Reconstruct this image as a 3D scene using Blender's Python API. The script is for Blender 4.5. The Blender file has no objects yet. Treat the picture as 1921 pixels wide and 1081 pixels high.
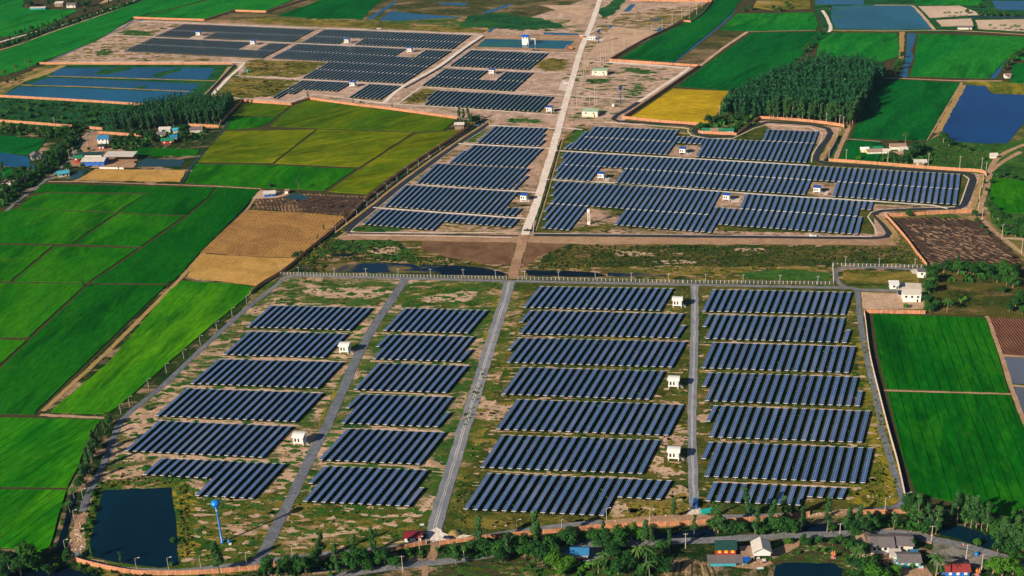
import bpy, math, random
import numpy as np
from mathutils import Matrix, Vector
R_ = math.radians
rnd = random.Random(7)
# ------------------------------------------------------------------ camera, light, exposure
FP, PITCH, ROLL, CH = 2500.0, 0.43070, -0.055413, 360.0
sc = bpy.context.scene
cam = bpy.data.cameras.new("camera"); cam_o = bpy.data.objects.new("camera", cam)
sc.collection.objects.link(cam_o)
cam.sensor_width = 36.0; cam.lens = FP / 1921.0 * 36.0; cam.clip_start = 1.0; cam.clip_end = 12000.0
cam_o.matrix_world = Matrix.Translation((0, 0, CH)) @ Matrix.Rotation(R_(90) - PITCH, 4, 'X') @ Matrix.Rotation(ROLL, 4, 'Z')
sc.camera = cam_o
SUN_EL, SUN_AZ = 28.5, 216.0            # direction TO the sun, degrees ccw from +X
w = bpy.data.worlds.new("World"); sc.world = w; w.use_nodes = True
nt = w.node_tree; bg = nt.nodes['Background']
sky = nt.nodes.new('ShaderNodeTexSky'); sky.sky_type = 'NISHITA'; sky.sun_disc = False
sky.sun_elevation = R_(SUN_EL); sky.sun_rotation = R_(90 - SUN_AZ) % (2 * math.pi)
sky.air_density = 0.8; sky.dust_density = 0.3; sky.ozone_density = 1.5
nt.links.new(sky.outputs[0], bg.inputs[0]); bg.inputs[1].default_value = 0.05
sun = bpy.data.lights.new("sun", 'SUN'); sun.energy = 5.0; sun.angle = R_(0.53); sun.color = (1.0, 0.86, 0.68)
sun_o = bpy.data.objects.new("sun", sun); sc.collection.objects.link(sun_o)
sd = Vector((math.cos(R_(SUN_AZ)) * math.cos(R_(SUN_EL)), math.sin(R_(SUN_AZ)) * math.cos(R_(SUN_EL)), math.sin(R_(SUN_EL))))
sun_o.rotation_euler = sd.to_track_quat('Z', 'Y').to_euler(); sun_o.location = (-300, 200, 300)
sc.view_settings.view_transform = 'Standard'; sc.view_settings.look = 'None'
sc.view_settings.exposure = 0.4; sc.view_settings.gamma = 1.0
# ------------------------------------------------------------------ helpers
C = sc.collection
CP, SP = math.cos(PITCH), math.sin(PITCH); CR, SR = math.cos(ROLL), math.sin(ROLL)
def P(px, py, z=0.0):
    """point at height z on the view ray of photo pixel (px, py): used to survey the site"""
    u0 = px - 960.5; v0 = py - 540.5
    u = CR * u0 + SR * v0; v = -SR * u0 + CR * v0
    d = (u, FP * CP - v * SP, -FP * SP - v * CP); t = (z - CH) / d[2]
    return Vector((d[0] * t, d[1] * t))
def tag(o, label=None, cat=None, group=None, kind=None):
    if label: o['label'] = label
    if cat: o['category'] = cat
    if group: o['group'] = group
    if kind: o['kind'] = kind
    return o
ORD = "first second third fourth fifth sixth seventh eighth ninth tenth eleventh twelfth thirteenth fourteenth fifteenth sixteenth seventeenth eighteenth nineteenth twentieth".split()
ORD += ["twenty-" + q for q in ORD[:9]] + ["thirtieth"] + ["thirty-" + q for q in ORD[:9]]
class MB:
    def __init__(s): s.v = []; s.f = []; s.m = []; s.uv = []
    def face(s, pts, m=0, uv=None):
        n = len(s.v); s.v += [tuple(p) for p in pts]; s.f.append(tuple(range(n, n + len(pts)))); s.m.append(m)
        s.uv.append(uv or [(0.0, 0.0)] * len(pts))
    def idx(s, base, fs, m=0):
        for f in fs: s.f.append(tuple(base + i for i in f)); s.m.append(m); s.uv.append([(0.0, 0.0)] * len(f))
    def hexa(s, p, m=0):        # 8 points: bottom 4 ccw, top 4 ccw
        n = len(s.v); s.v += [tuple(q) for q in p]
        s.idx(n, [(3, 2, 1, 0), (4, 5, 6, 7), (0, 1, 5, 4), (1, 2, 6, 5), (2, 3, 7, 6), (3, 0, 4, 7)], m)
    def box(s, x0, y0, z0, x1, y1, z1, m=0):
        s.hexa([(x0, y0, z0), (x1, y0, z0), (x1, y1, z0), (x0, y1, z0), (x0, y0, z1), (x1, y0, z1), (x1, y1, z1), (x0, y1, z1)], m)
    def bar(s, a, b, w, h, m=0):
        a = Vector(a); b = Vector(b); d = (b - a).normalized(); up = Vector((0, 0, 1)) if abs(d.z) < .95 else Vector((1, 0, 0))
        x = d.cross(up).normalized() * w / 2; y = x.cross(d).normalized() * h / 2
        s.hexa([a - x - y, a + x - y, b + x - y, b - x - y, a - x + y, a + x + y, b + x + y, b - x + y], m)
    def tube(s, pts, rs, n=8, m=0, cap=True):
        base = len(s.v); k = len(pts); pts = [Vector(p) for p in pts]
        for i, p in enumerate(pts):
            d = (pts[min(i + 1, k - 1)] - pts[max(i - 1, 0)]).normalized()
            a = Vector((1, 0, 0)) if abs(d.x) < .8 else Vector((0, 1, 0))
            x = d.cross(a).normalized(); y = d.cross(x).normalized()
            for j in range(n):
                t = 2 * math.pi * j / n; q = p + (x * math.cos(t) + y * math.sin(t)) * rs[i]; s.v.append(tuple(q))
        for i in range(k - 1):
            s.idx(base, [(i * n + j, i * n + (j + 1) % n, (i + 1) * n + (j + 1) % n, (i + 1) * n + j) for j in range(n)], m)
        if cap: s.idx(base, [tuple(reversed(range(n))), tuple((k - 1) * n + j for j in range(n))], m)
    def ball(s, c, r, n=10, m=0, sz=1.0):
        k = 7; s.tube([(c[0], c[1], c[2] + r * sz * math.cos(math.pi * (1 - i / (k - 1)))) for i in range(k)],
                      [max(.001, r * math.sin(math.pi * i / (k - 1))) for i in range(k)], n, m, False)
    def prism(s, pts, z0, z1, m=0, ms=None):
        n = len(pts); a = sum(pts[i][0] * pts[(i + 1) % n][1] - pts[(i + 1) % n][0] * pts[i][1] for i in range(n))
        if a < 0: pts = pts[::-1]
        s.face([(p[0], p[1], z1) for p in pts], m)
        for i in range(n):
            p, q = pts[i], pts[(i + 1) % n]
            s.face([(p[0], p[1], z0), (q[0], q[1], z0), (q[0], q[1], z1), (p[0], p[1], z1)], m if ms is None else ms)
    def mesh(s, name, mats, smooth=False):
        me = bpy.data.meshes.new(name); me.from_pydata(s.v, [], s.f)
        for mt in (mats if isinstance(mats, (list, tuple)) else [mats]): me.materials.append(mt)
        me.polygons.foreach_set('material_index', s.m)
        uvl = me.uv_layers.new(name='UVMap'); uvl.data.foreach_set('uv', [c for f in s.uv for q in f for c in q])
        if smooth: me.polygons.foreach_set('use_smooth', [True] * len(s.f))
        me.update(); return me
    def build(s, name, mats, parent=None, smooth=False):
        o = bpy.data.objects.new(name, s.mesh(name, mats, smooth)); C.objects.link(o); o.parent = parent; return o
def empty(name, x, y, z=0, rz=0, sc_=1.0):
    o = bpy.data.objects.new(name, None); C.objects.link(o); o.location = (x, y, z); o.rotation_euler = (0, 0, rz)
    o.scale = (sc_, sc_, sc_); o.empty_display_size = 0.5; return o
def obj(name, me, parent=None):
    o = bpy.data.objects.new(name, me); C.objects.link(o); o.parent = parent; return o
def copy_tree(o, parent=None):
    c = o.copy(); C.objects.link(c); c.parent = parent
    for ch in list(o.children): copy_tree(ch, c)
    return c
# ------------------------------------------------------------------ materials
def lin(c):  # sRGB 0-255 -> linear
    return tuple(((x / 255) / 12.92 if x / 255 <= .04045 else ((x / 255 + .055) / 1.055) ** 2.4) for x in c) + (1.0,)
class Mt:
    def __init__(s, name, col, rough=.9, spec=.15, metal=0.0):
        m = bpy.data.materials.new(name); m.use_nodes = True; s.m = m; s.t = m.node_tree; s.b = s.t.nodes['Principled BSDF']
        s.b.inputs['Roughness'].default_value = rough; s.b.inputs['Specular IOR Level'].default_value = spec; s.b.inputs['Metallic'].default_value = metal
        col = tuple(col) + ((1.0,) if len(col) == 3 else ()); s.c = col; s.tc = None; s.out = None; s.b.inputs['Base Color'].default_value = col
    def n(s, t, **k):
        q = s.t.nodes.new(t)
        for a, b in k.items(): setattr(q, a, b)
        return q
    def l(s, a, b): s.t.links.new(a, b)
    def co(s, kind='Object', scale=(1, 1, 1), rot=0.0):
        if s.tc is None: s.tc = s.n('ShaderNodeTexCoord')
        mp = s.n('ShaderNodeMapping'); s.l(s.tc.outputs[kind], mp.inputs[0]); mp.inputs['Rotation'].default_value = (0, 0, -rot)
        mp2 = s.n('ShaderNodeMapping'); s.l(mp.outputs[0], mp2.inputs[0]); mp2.inputs['Scale'].default_value = scale
        return mp2.outputs[0]
    def noise(s, scale, detail=4, dist=0.0, st=(1, 1, 1), rot=0.0, kind='Object', rough=.6, off=0.0):
        q = s.n('ShaderNodeTexNoise'); q.inputs['Scale'].default_value = scale; q.inputs['Detail'].default_value = detail
        q.inputs['Distortion'].default_value = dist; q.inputs['Roughness'].default_value = rough
        v = s.co(kind, st, rot)
        if off:
            a = s.n('ShaderNodeVectorMath', operation='ADD'); a.inputs[1].default_value = (off, off * .7, off * .3); s.l(v, a.inputs[0]); v = a.outputs[0]
        s.l(v, q.inputs['Vector']); return q.outputs['Fac']
    def wave(s, scale, dist=1.0, rot=0.0, dscale=1.0):
        q = s.n('ShaderNodeTexWave'); q.inputs['Scale'].default_value = scale; q.inputs['Distortion'].default_value = dist
        q.inputs['Detail'].default_value = 2; q.inputs['Detail Scale'].default_value = dscale
        s.l(s.co('Object', (1, 1, 1), rot), q.inputs['Vector']); return q.outputs['Fac']
    def ramp(s, f, lo, hi, a=0.0, b=1.0):
        q = s.n('ShaderNodeMapRange'); q.clamp = True; s.l(f, q.inputs[0])
        for i, x in enumerate((lo, hi, a, b)): q.inputs[i + 1].default_value = x
        return q.outputs[0]
    def math(s, op, a, b=None):
        q = s.n('ShaderNodeMath', operation=op)
        for i, x in enumerate((a, b)):
            if x is None: continue
            if isinstance(x, (int, float)): q.inputs[i].default_value = x
            else: s.l(x, q.inputs[i])
        return q.outputs[0]
    def layer(s, col, fac):
        q = s.n('ShaderNodeMix', data_type='RGBA')
        if isinstance(fac, (int, float)): q.inputs[0].default_value = fac
        else: s.l(fac, q.inputs[0])
        if s.out is None: q.inputs[6].default_value = s.c
        else: s.l(s.out, q.inputs[6])
        q.inputs[7].default_value = tuple(col) + ((1.0,) if len(col) == 3 else ())
        s.out = q.outputs[2]; s.l(s.out, s.b.inputs['Base Color']); return s
    def var(s, scale, lo=.35, hi=.65, dark=.75, light=1.25, detail=4, **k):   # brightness variation
        f = s.ramp(s.noise(scale, detail, **k), lo, hi, dark, light)
        q = s.n('ShaderNodeMix', data_type='RGBA'); q.blend_type = 'MULTIPLY'; q.inputs[0].default_value = 1.0
        if s.out is None: q.inputs[6].default_value = s.c
        else: s.l(s.out, q.inputs[6])
        cb = s.n('ShaderNodeCombineColor'); [s.l(f, cb.inputs[i]) for i in range(3)]
        s.l(cb.outputs[0], q.inputs[7]); s.out = q.outputs[2]; s.l(s.out, s.b.inputs['Base Color']); return s
    def bump(s, f, dist=.3, strength=1.0):
        q = s.n('ShaderNodeBump'); q.inputs['Distance'].default_value = dist; q.inputs['Strength'].default_value = strength
        s.l(f, q.inputs['Height']); s.l(q.outputs[0], s.b.inputs['Normal']); return s
def rice(name, c1, c2, rot=80, line=0.0, patch=.5, scale=.012, rowsc=.057, lrot=None):
    c1 = tuple(a * b for a, b in zip(c1, (1.15, 1.32, .7))); c2 = tuple(a * b for a, b in zip(c2, (1.2, 1.3, .7))); m = Mt(name, c1, .9, .0); r = R_(rot)
    m.layer(c2, m.ramp(m.noise(scale, 7, 1.0, (.45, 1, 1), r, rough=.65), .42, .62, 0, min(1, patch * 1.35)))
    m.layer(tuple(x * .6 for x in c1), m.ramp(m.noise(.05, 5, .8, (.25, 1, 1), r, off=31), .46, .66, 0, .9))
    m.layer(tuple(x * 1.3 for x in c2), m.ramp(m.noise(.07, 6, .6, (.35, 1, 1), r, off=77), .56, .75, 0, .5))
    m.layer((c2[0] * 1.8 + .02, c2[1] * 1.05, c2[2]), m.ramp(m.noise(.03, 7, .6, (.6, 1, 1), r, off=55, rough=.7), .6, .78, 0, .6))
    m.var(.5, .3, .7, .72, 1.28, 4, st=(.3, 1, 1), rot=r); m.var(1.6, .3, .7, .85, 1.15, 2)
    if line:
        f = m.wave(rowsc, 1.6, R_(rot if lrot is None else lrot) - math.pi / 2, .12); m.layer((c1[0] * .2, c1[1] * .3, c1[2] * .5), m.math('MULTIPLY', m.ramp(f, .05, .0, 0, line), m.ramp(m.noise(.06, 4, off=13), .35, .55, .2, 1)))
    m.bump(m.noise(1.3, 4, rough=.7), .4, .7); return m.m
def dirtgrass(name, soil, grass, dry, lo, hi, rot=-10, dryamt=.5, sc_=.05):
    m = Mt(name, grass, .95, .0); r = R_(rot)
    m.layer(tuple(x * .45 for x in grass), m.ramp(m.noise(.11, 6, .6, off=11, rough=.7), .46, .62, 0, .85))
    m.layer(dry, m.ramp(m.noise(.05, 8, .8, (.55, 1, 1), r, off=5, rough=.72), .46, .60, 0, dryamt))
    m.layer(tuple((a + b) / 2 for a, b in zip(soil, dry)), m.ramp(m.noise(.22, 7, .6, off=21, rough=.72), .54, .66, 0, .55))
    f1 = m.noise(sc_, 10, .8, (.45, 1, 1), r, rough=.72); f = m.ramp(f1, lo, hi)
    m.layer(tuple(x * .82 for x in soil), f)
    m.layer(tuple(min(.8, x * 1.25) for x in soil), m.math('MULTIPLY', f, m.ramp(m.noise(.16, 8, .5, off=9, rough=.7), .46, .6)))
    m.layer(tuple(x * .5 for x in grass), m.ramp(m.noise(.4, 6, .5, off=41, rough=.75), .58, .66, 0, .8))
    m.var(1.2, .25, .75, .6, 1.4, 5, off=3)
    m.bump(m.noise(.9, 5, rough=.7), .9, .8); return m.m
def soilm(name, c1, c2, sc_=.06, wv=0, rot=0, spread=(.42, .62), wsc=.12, dark=.3, wd=3):
    m = Mt(name, c1, .95, .0); m.layer(c2, m.ramp(m.noise(sc_, 9, .9, rough=.72), *spread))
    if wv:
        f = m.math('MULTIPLY', m.wave(wsc, wd, R_(rot), .35), m.ramp(m.noise(.09, 7, .8, off=17, rough=.75), .36, .58, .25, 1.5)); m.layer(tuple(x * dark for x in c1), m.ramp(f, .52, .18, 0, wv)); m.layer(tuple(x * (dark + .1) for x in c1), m.ramp(m.noise(.045, 8, 1.0, off=91, rough=.7), .54, .64, 0, wv * .8))
        m.var(.9, .25, .75, .7, 1.3); m.bump(m.math('ADD', f, m.noise(.9, 4)), .5, .7)
    else:
        m.var(.7, .25, .75, .7, 1.3); m.bump(m.noise(.8, 5, rough=.7), .5, .7)
    return m.m
def water(name, col, rough=.06, b=.05, veg=None):
    m = Mt(name, col, rough, .5); m.b.inputs['IOR'].default_value = 1.33; m.b.inputs['Specular IOR Level'].default_value = .3 if 'ditch' not in name else .12
    m.var(.02, .35, .65, .8, 1.25, 4, st=(1, .4, 1)); m.bump(m.noise(1.2, 3), b, .5)
    if veg: m.layer(veg, m.ramp(m.noise(.03, 7, .8, (.5, 1, 1)), .55, .6, 0, 1))
    return m.m
def plain(name, col, rough=.6, spec=.3, v=.12, sc_=1.5, metal=0.0):
    m = Mt(name, col, rough, spec, metal); m.var(sc_, .3, .7, 1 - v, 1 + v, 4); return m.m
def corr(name, col, rough=.5):   # ribbed sheet roof with stains
    m = Mt(name, col, rough, .35); m.layer(tuple(x * .55 for x in col), m.ramp(m.noise(.5, 5, .5), .5, .7, 0, .6))
    m.layer(tuple(x * .7 for x in col), m.ramp(m.wave(.55, 0, 0), .1, 0, 0, .7)); m.var(2.0, .3, .7, .85, 1.15); return m.m
M = {}
M['rice_near'] = rice('rice green', (.008, .098, .004), (.036, .165, .004), 80)
M['rice_deep'] = rice('rice deep green', (.003, .072, .006), (.012, .11, .006), 80)
M['rice_line'] = rice('rice rows', (.003, .085, .006), (.018, .138, .005), -99, .9, rowsc=.057, scale=.02)
M['rice_bright'] = rice('rice bright', (.014, .125, .004), (.060, .205, .004), 79, .35, patch=.9, rowsc=.03)
M['rice_bright2'] = rice('rice bright rows', (.008, .125, .005), (.045, .200, .005), 63, .8, patch=.9, rowsc=.055, lrot=63)
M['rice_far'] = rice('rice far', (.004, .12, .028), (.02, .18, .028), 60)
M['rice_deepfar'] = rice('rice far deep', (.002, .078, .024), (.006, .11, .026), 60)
M['rice_yel'] = rice('ripening rice', (.075, .110, .003), (.165, .165, .004), 20, patch=.9, scale=.03)
M['rice_mid'] = rice('half ripe rice', (.040, .090, .003), (.095, .125, .004), 40, patch=.9, scale=.02)
M['rice_gold'] = rice('gold rice', (.33, .20, .016), (.44, .28, .022), -15, patch=.8)
M['ground'] = dirtgrass('dry plain', (.42, .25, .14), (.06, .12, .02), (.28, .20, .06), .50, .60, -17, .7, .03)
M['plant_w'] = dirtgrass('plant ground west', (.54, .36, .24), (.055, .11, .018), (.20, .16, .05), .44, .54, -10, .6)
M['plant_b'] = dirtgrass('plant ground middle', (.54, .36, .24), (.05, .115, .018), (.17, .16, .04), .49, .58, -10, .55)
M['plant_e'] = dirtgrass('plant ground east', (.50, .31, .18), (.045, .085, .012), (.14, .115, .025), .60, .70, -10, .75)
M['plant_s'] = dirtgrass('plant ground south', (.50, .31, .18), (.05, .11, .012), (.17, .16, .03), .55, .64, -10, .6, .04)
M['plant_f'] = dirtgrass('far plant ground', (.50, .33, .24), (.07, .10, .02), (.26, .18, .06), .40, .52, -19, .6, .03)
M['plant_g'] = dirtgrass('farther plant ground', (.52, .36, .28), (.12, .13, .03), (.34, .24, .09), .36, .50, -19, .7, .025)
M['goldgrass'] = dirtgrass('yellow weeds', (.40, .26, .13), (.11, .12, .018), (.32, .23, .05), .58, .7, -15, .8)
M['yellowedge'] = dirtgrass('yellow verge', (.45, .30, .12), (.10, .14, .014), (.36, .27, .03), .62, .7, 80, .9)
M['veg'] = dirtgrass('low green weeds', (.30, .24, .10), (.03, .11, .02), (.07, .16, .02), .66, .74, 0, .7)
M['veg_teal'] = dirtgrass('wet green meadow', (.20, .20, .08), (.012, .085, .03), (.03, .13, .03), .68, .78, 0, .8, .02)
M['underrow_shade'] = dirtgrass('shade-darkened weeds between tables', (.10, .07, .035), (.018, .035, .010), (.045, .055, .014), .62, .75, -10, .5, .12)  # weeds with the shade of the table gaps put into their colour
M['villageg'] = dirtgrass('village ground', (.36, .24, .15), (.016, .045, .010), (.05, .08, .014), .52, .60, 0, .5)
M['marsh'] = dirtgrass('marsh', (.26, .16, .08), (.034, .066, .012), (.14, .115, .025), .54, .66, -5, .8)
M['farmarsh'] = dirtgrass('far marsh', (.26, .18, .10), (.05, .07, .022), (.15, .115, .04), .5, .62, -15, .7, .02)
M['soil'] = soilm('bare soil', (.42, .27, .17), (.30, .18, .11))
M['soil_dark'] = soilm('turned soil', (.26, .15, .085), (.15, .08, .045), .06, .5, 70, wsc=.2, dark=.4, wd=8)
M['soil_pale'] = soilm('pale soil', (.56, .39, .27), (.40, .27, .18))
M['sand'] = soilm('pale sand', (.62, .47, .36), (.52, .38, .28), .02)
M['tan'] = soilm('dry dike', (.42, .27, .12), (.30, .22, .07), .1)
M['stubble'] = soilm('rice stubble', (.46, .25, .08), (.28, .15, .055), .03, .5, -24, wsc=.13, dark=.6, wd=6, spread=(.40, .60))
M['stubble2'] = soilm('pale stubble', (.52, .31, .09), (.38, .22, .06), .05)
M['plough'] = soilm('ploughed field', (.34, .20, .11), (.12, .08, .055), .06, .55, 15, wsc=.11, dark=.3, wd=9)
M['clods'] = soilm('black ploughed field', (.40, .23, .12), (.14, .09, .07), .05, 1.0, 32, wsc=.085, dark=.06, wd=7, spread=(.40, .56))
M['bund'] = soilm('field bund', (.07, .055, .028), (.045, .055, .018), .2)
M['bund_tan'] = soilm('tan bund', (.46, .31, .19), (.33, .21, .12), .1)
M['yardm'] = soilm('gravel yard', (.26, .235, .21), (.10, .11, .07), .08, spread=(.45, .6))
M['blacksoil'] = soilm('wet black soil', (.055, .040, .032), (.10, .065, .045), .3)
M['brownfield'] = soilm('brown field', (.22, .10, .06), (.14, .065, .045), .05, .3, 0, wsc=.2)
M['concrete'] = plain('concrete', (.62, .53, .46), .85, .1, .2, .4)
M['asphalt'] = plain('asphalt', (.022, .028, .038), .8, .3, .3, .3)
M['tar'] = soilm('worn road', (.22, .22, .235), (.155, .16, .175), .1)
M['whiteroad'] = soilm('white laterite', (.80, .70, .62), (.66, .55, .47), .08)
M['water_near'] = water('deep pond water', (.001, .018, .036)); M['water_blue'] = water('blue water', (.002, .070, .155), b=.03)
M['water_deep'] = water('deep blue reservoir water', (.001, .042, .165), b=.03); M['water_village'] = water('village pond water', (.015, .060, .075), b=.03); M['water_cyan'] = water('shallow blue water', (.004, .085, .17), b=.03); M['water_dark'] = water('dark ditch water', (.002, .008, .02))
M['water_teal'] = water('weedy water', (.004, .085, .135), b=.03, veg=(.008, .11, .075)); M['water_grey'] = water('muddy water', (.09, .11, .15), .25)
M['marshwater'] = water('marsh water', (.004, .02, .045), .1, .05, (.16, .12, .03))
def wallm():
    m = Mt('terracotta wall', (.62, .27, .14), .9, .05); m.layer((.34, .16, .09), m.ramp(m.noise(.2, 7, .6, rough=.7), .48, .62, 0, .85)); m.var(1.5, .3, .7, .85, 1.15); return m.m
M['wall'] = wallm(); M['palewall'] = plain('pale wall', (.62, .50, .40), .9, .1, .2)
M['post'] = plain('pale post', (.74, .50, .36), .9, .1)
M['white'] = plain('white paint', (.80, .80, .77), .5, .3, .06); M['cream'] = plain('cream paint', (.74, .68, .56), .6, .2, .08)
M['rail'] = plain('galvanised rail', (.72, .70, .66), .45, .4, .05); M['steel'] = plain('steel leg', (.42, .40, .38), .5, .4, .1)
M['blueroof'] = plain('blue sheet roof', (.004, .10, .52), .45, .4, .12); M['skyblue'] = corr('sky blue roof', (.03, .20, .42))
M['greenroof'] = corr('green roof', (.02, .20, .10)); M['darkroof'] = corr('dark green roof', (.012, .055, .05)); M['greyroof'] = corr('grey cement roof', (.17, .15, .155))
M['redroof'] = corr('red roof', (.30, .045, .04)); M['maroon'] = corr('maroon roof', (.20, .015, .025)); M['paleroof'] = corr('pale sheet roof', (.60, .55, .50))
M['rustroof'] = corr('brown sheet roof', (.34, .22, .16)); M['glass'] = plain('dark window', (.02, .025, .03), .15, .6); M['redwall'] = plain('red wall', (.42, .03, .02))
M['cyan'] = plain('turquoise wall', (.06, .38, .48), v=.3); M['yellow'] = plain('yellow shutter', (.85, .55, .02)); M['bluewall'] = plain('blue wall', (.02, .16, .62))
M['towerblue'] = plain('bright blue tank', (.008, .22, .70), .35, .5); M['navy'] = plain('navy tank', (.006, .02, .20), .4, .5)
M['black'] = plain('rubber', (.015, .015, .017)); M['orange'] = plain('orange paint', (.60, .22, .07)); M['pink'] = plain('pink cloth', (.62, .22, .28))
M['bark'] = soilm('bark', (.36, .27, .19), (.20, .14, .09), .8); M['palegreen'] = plain('pale green sheet', (.38, .55, .36)); M['wood'] = plain('concrete pole', (.60, .50, .40), .9, .1)
M['car_dark'] = plain('dark car paint', (.03, .035, .05), .25, .6); M['car_blue'] = plain('blue car paint', (.02, .12, .40), .3, .6); M['teal'] = plain('teal paint', (.02, .42, .38), .4)
def leaf(name, a, b):
    m = Mt(name, a, .7, .15); oi = m.n('ShaderNodeObjectInfo')
    m.layer(b, m.ramp(oi.outputs['Random'], 0, 1, 0, .7)); m.layer(tuple(x * 1.7 for x in b), m.ramp(m.noise(.22, 3), .5, .7, 0, .6))
    m.var(1.7, .3, .7, .6, 1.4, 2); m.b.inputs['Subsurface Weight'].default_value = 0; return m.m
M['leaf_e'] = leaf('eucalyptus leaf', (.020, .075, .022), (.045, .12, .022)); M['leaf_b'] = leaf('bushy leaf', (.012, .060, .012), (.035, .13, .014))
M['leaf_m'] = leaf('marsh scrub leaf', (.025, .055, .012), (.075, .10, .018)); M['leaf_p'] = leaf('palm leaf', (.03, .10, .02), (.09, .16, .025)); M['leaf_y'] = leaf('bright leaf', (.035, .13, .010), (.075, .20, .012)); M['leaf_f'] = leaf('wood leaf', (.010, .070, .026), (.022, .105, .030))
M['reed'] = leaf('reed', (.10, .13, .02), (.22, .19, .03)); M['leaf_n'] = leaf('banana leaf', (.05, .22, .02), (.10, .28, .03))
def gravel():
    m = Mt('grey gravel', (.19, .205, .235), .95, .1); m.layer((.27, .275, .29), m.ramp(m.noise(.12, 6), .4, .65)); m.layer((.17, .17, .19), m.ramp(m.noise(.4, 5, off=8), .55, .7, 0, .6))
    sp = m.n('ShaderNodeSeparateXYZ'); uv = m.co('UV'); m.l(uv, sp.inputs[0]); u = sp.outputs[0]
    wob = m.math('MULTIPLY', m.math('SUBTRACT', m.noise(.03, 3), .5), .12); u = m.math('ADD', u, wob)
    for c_ in (.43, .57): m.layer((.60, .57, .55), m.ramp(m.math('ABSOLUTE', m.math('SUBTRACT', u, c_)), .045, .01, 0, .85))
    m.layer((.13, .15, .18), m.ramp(m.noise(.035, 6, .8, off=61), .5, .68, 0, .5)); m.var(1.2, .25, .75, .7, 1.3); m.bump(m.noise(1.5, 4), .25, .6); return m.m
M['gravel'] = gravel(); M['gravel2'] = soilm('plain gravel', (.175, .19, .22), (.115, .13, .155), .1)
def panelm():
    m = Mt('solar glass', (.017, .068, .21), .16, .5)
    sp = m.n('ShaderNodeSeparateXYZ'); m.l(m.co('UV'), sp.inputs[0]); u, v = sp.outputs[0], sp.outputs[1]
    v2 = m.math('DIVIDE', v, 1.65); fv = m.math('ABSOLUTE', m.math('SUBTRACT', m.math('FRACT', v2), .5))
    # module to module tint
    wn = m.n('ShaderNodeTexWhiteNoise', noise_dimensions='3D'); cb = m.n('ShaderNodeCombineXYZ'); oi = m.n('ShaderNodeObjectInfo')
    m.l(m.math('FLOOR', m.math('MULTIPLY', u, 2.0)), cb.inputs[0]); m.l(m.math('FLOOR', v2), cb.inputs[1]); m.l(oi.outputs['Random'], cb.inputs[2]); m.l(cb.outputs[0], wn.inputs[0])
    m.layer((.040, .115, .31), m.math('MULTIPLY', wn.outputs[0], .6))
    cu = m.math('ABSOLUTE', m.math('SUBTRACT', m.math('FRACT', m.math('MULTIPLY', u, 12.0)), .5)); m.layer((.11, .17, .32), m.ramp(cu, .40, .46, 0, .5))
    gp = m.n('ShaderNodeNewGeometry'); nn = m.n('ShaderNodeTexNoise'); nn.inputs['Scale'].default_value = .045; nn.inputs['Detail'].default_value = 4; m.l(gp.outputs['Position'], nn.inputs['Vector'])
    m.layer((.13, .18, .30), m.ramp(nn.outputs['Fac'], .48, .68, 0, .5)); m.layer((.012, .035, .10), m.ramp(oi.outputs['Random'], .4, 1, 0, .35))  # broad pale patches and per-table darkening imitate uneven sky reflection
    lines = m.math('MAXIMUM', m.ramp(fv, .470, .478), m.math('MAXIMUM', m.ramp(m.math('ABSOLUTE', m.math('SUBTRACT', u, .5)), .026, .018), m.ramp(m.math('ABSOLUTE', m.math('SUBTRACT', u, .5)), .478, .485)))
    m.layer((.40, .43, .50), lines); return m.m
M['panel'] = panelm()
# ------------------------------------------------------------------ ground sheets
LAYB = []
def nz(pts, th=0.0, chunk=False):     # next free height over what already lies here, 4 mm apart
    bb = []
    gr = [pts[i:i + 3] for i in range(0, len(pts) - 1, 2)] if chunk else [pts]
    for g_ in gr:
        xs = [p[0] for p in g_]; ys = [p[1] for p in g_]; e = 3.5 if chunk else 0; bb.append((min(xs) - e, min(ys) - e, max(xs) + e, max(ys) + e))
    z = 0.0
    for (a, b, c, d, t) in LAYB:
        if t > z:
            for q in bb:
                if a < q[2] and c > q[0] and b < q[3] and d > q[1]: z = t; break
    z += .004; LAYB.extend([(*q, z + th) for q in bb]); return z
def W(pts): return [P(*p) for p in pts]
def inset(pts, d):
    n = len(pts); a = sum(pts[i].x * pts[(i + 1) % n].y - pts[(i + 1) % n].x * pts[i].y for i in range(n)); s = 1 if a > 0 else -1
    out = []
    for i in range(n):
        p, q, r = pts[i - 1], pts[i], pts[(i + 1) % n]
        d1 = (q - p).normalized(); d2 = (r - q).normalized()
        n1 = Vector((-d1.y, d1.x)) * s; n2 = Vector((-d2.y, d2.x)) * s; b = (n1 + n2)
        b = b.normalized() * d / max(.45, (b.normalized()).dot(n1)) if b.length > .1 else n1 * d
        out.append(q + b)
    return out
def jag(pts, step=6.0, amp=.8):          # natural outline: subdivide and jitter
    out = []; n = len(pts)
    for i in range(n):
        p, q = pts[i], pts[(i + 1) % n]; k = max(1, int((q - p).length / step)); d = (q - p).normalized(); nn = Vector((-d.y, d.x))
        for j in range(k):
            out.append(p + (q - p) * (j / k) + nn * (rnd.uniform(-amp, amp) if j else rnd.uniform(-amp, amp) * .3))
    return out
def sheet(name, pts, m, amp=0, step=6.0):
    w_ = W(pts); w_ = jag(w_, step, amp) if amp else w_
    mb = MB(); z = nz(w_); n = len(w_); a = sum(w_[i].x * w_[(i + 1) % n].y - w_[(i + 1) % n].x * w_[i].y for i in range(n))
    if a < 0: w_ = w_[::-1]
    mb.face([(p.x, p.y, z) for p in w_]); return tag(mb.build(name, M[m]), kind='structure')
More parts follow.
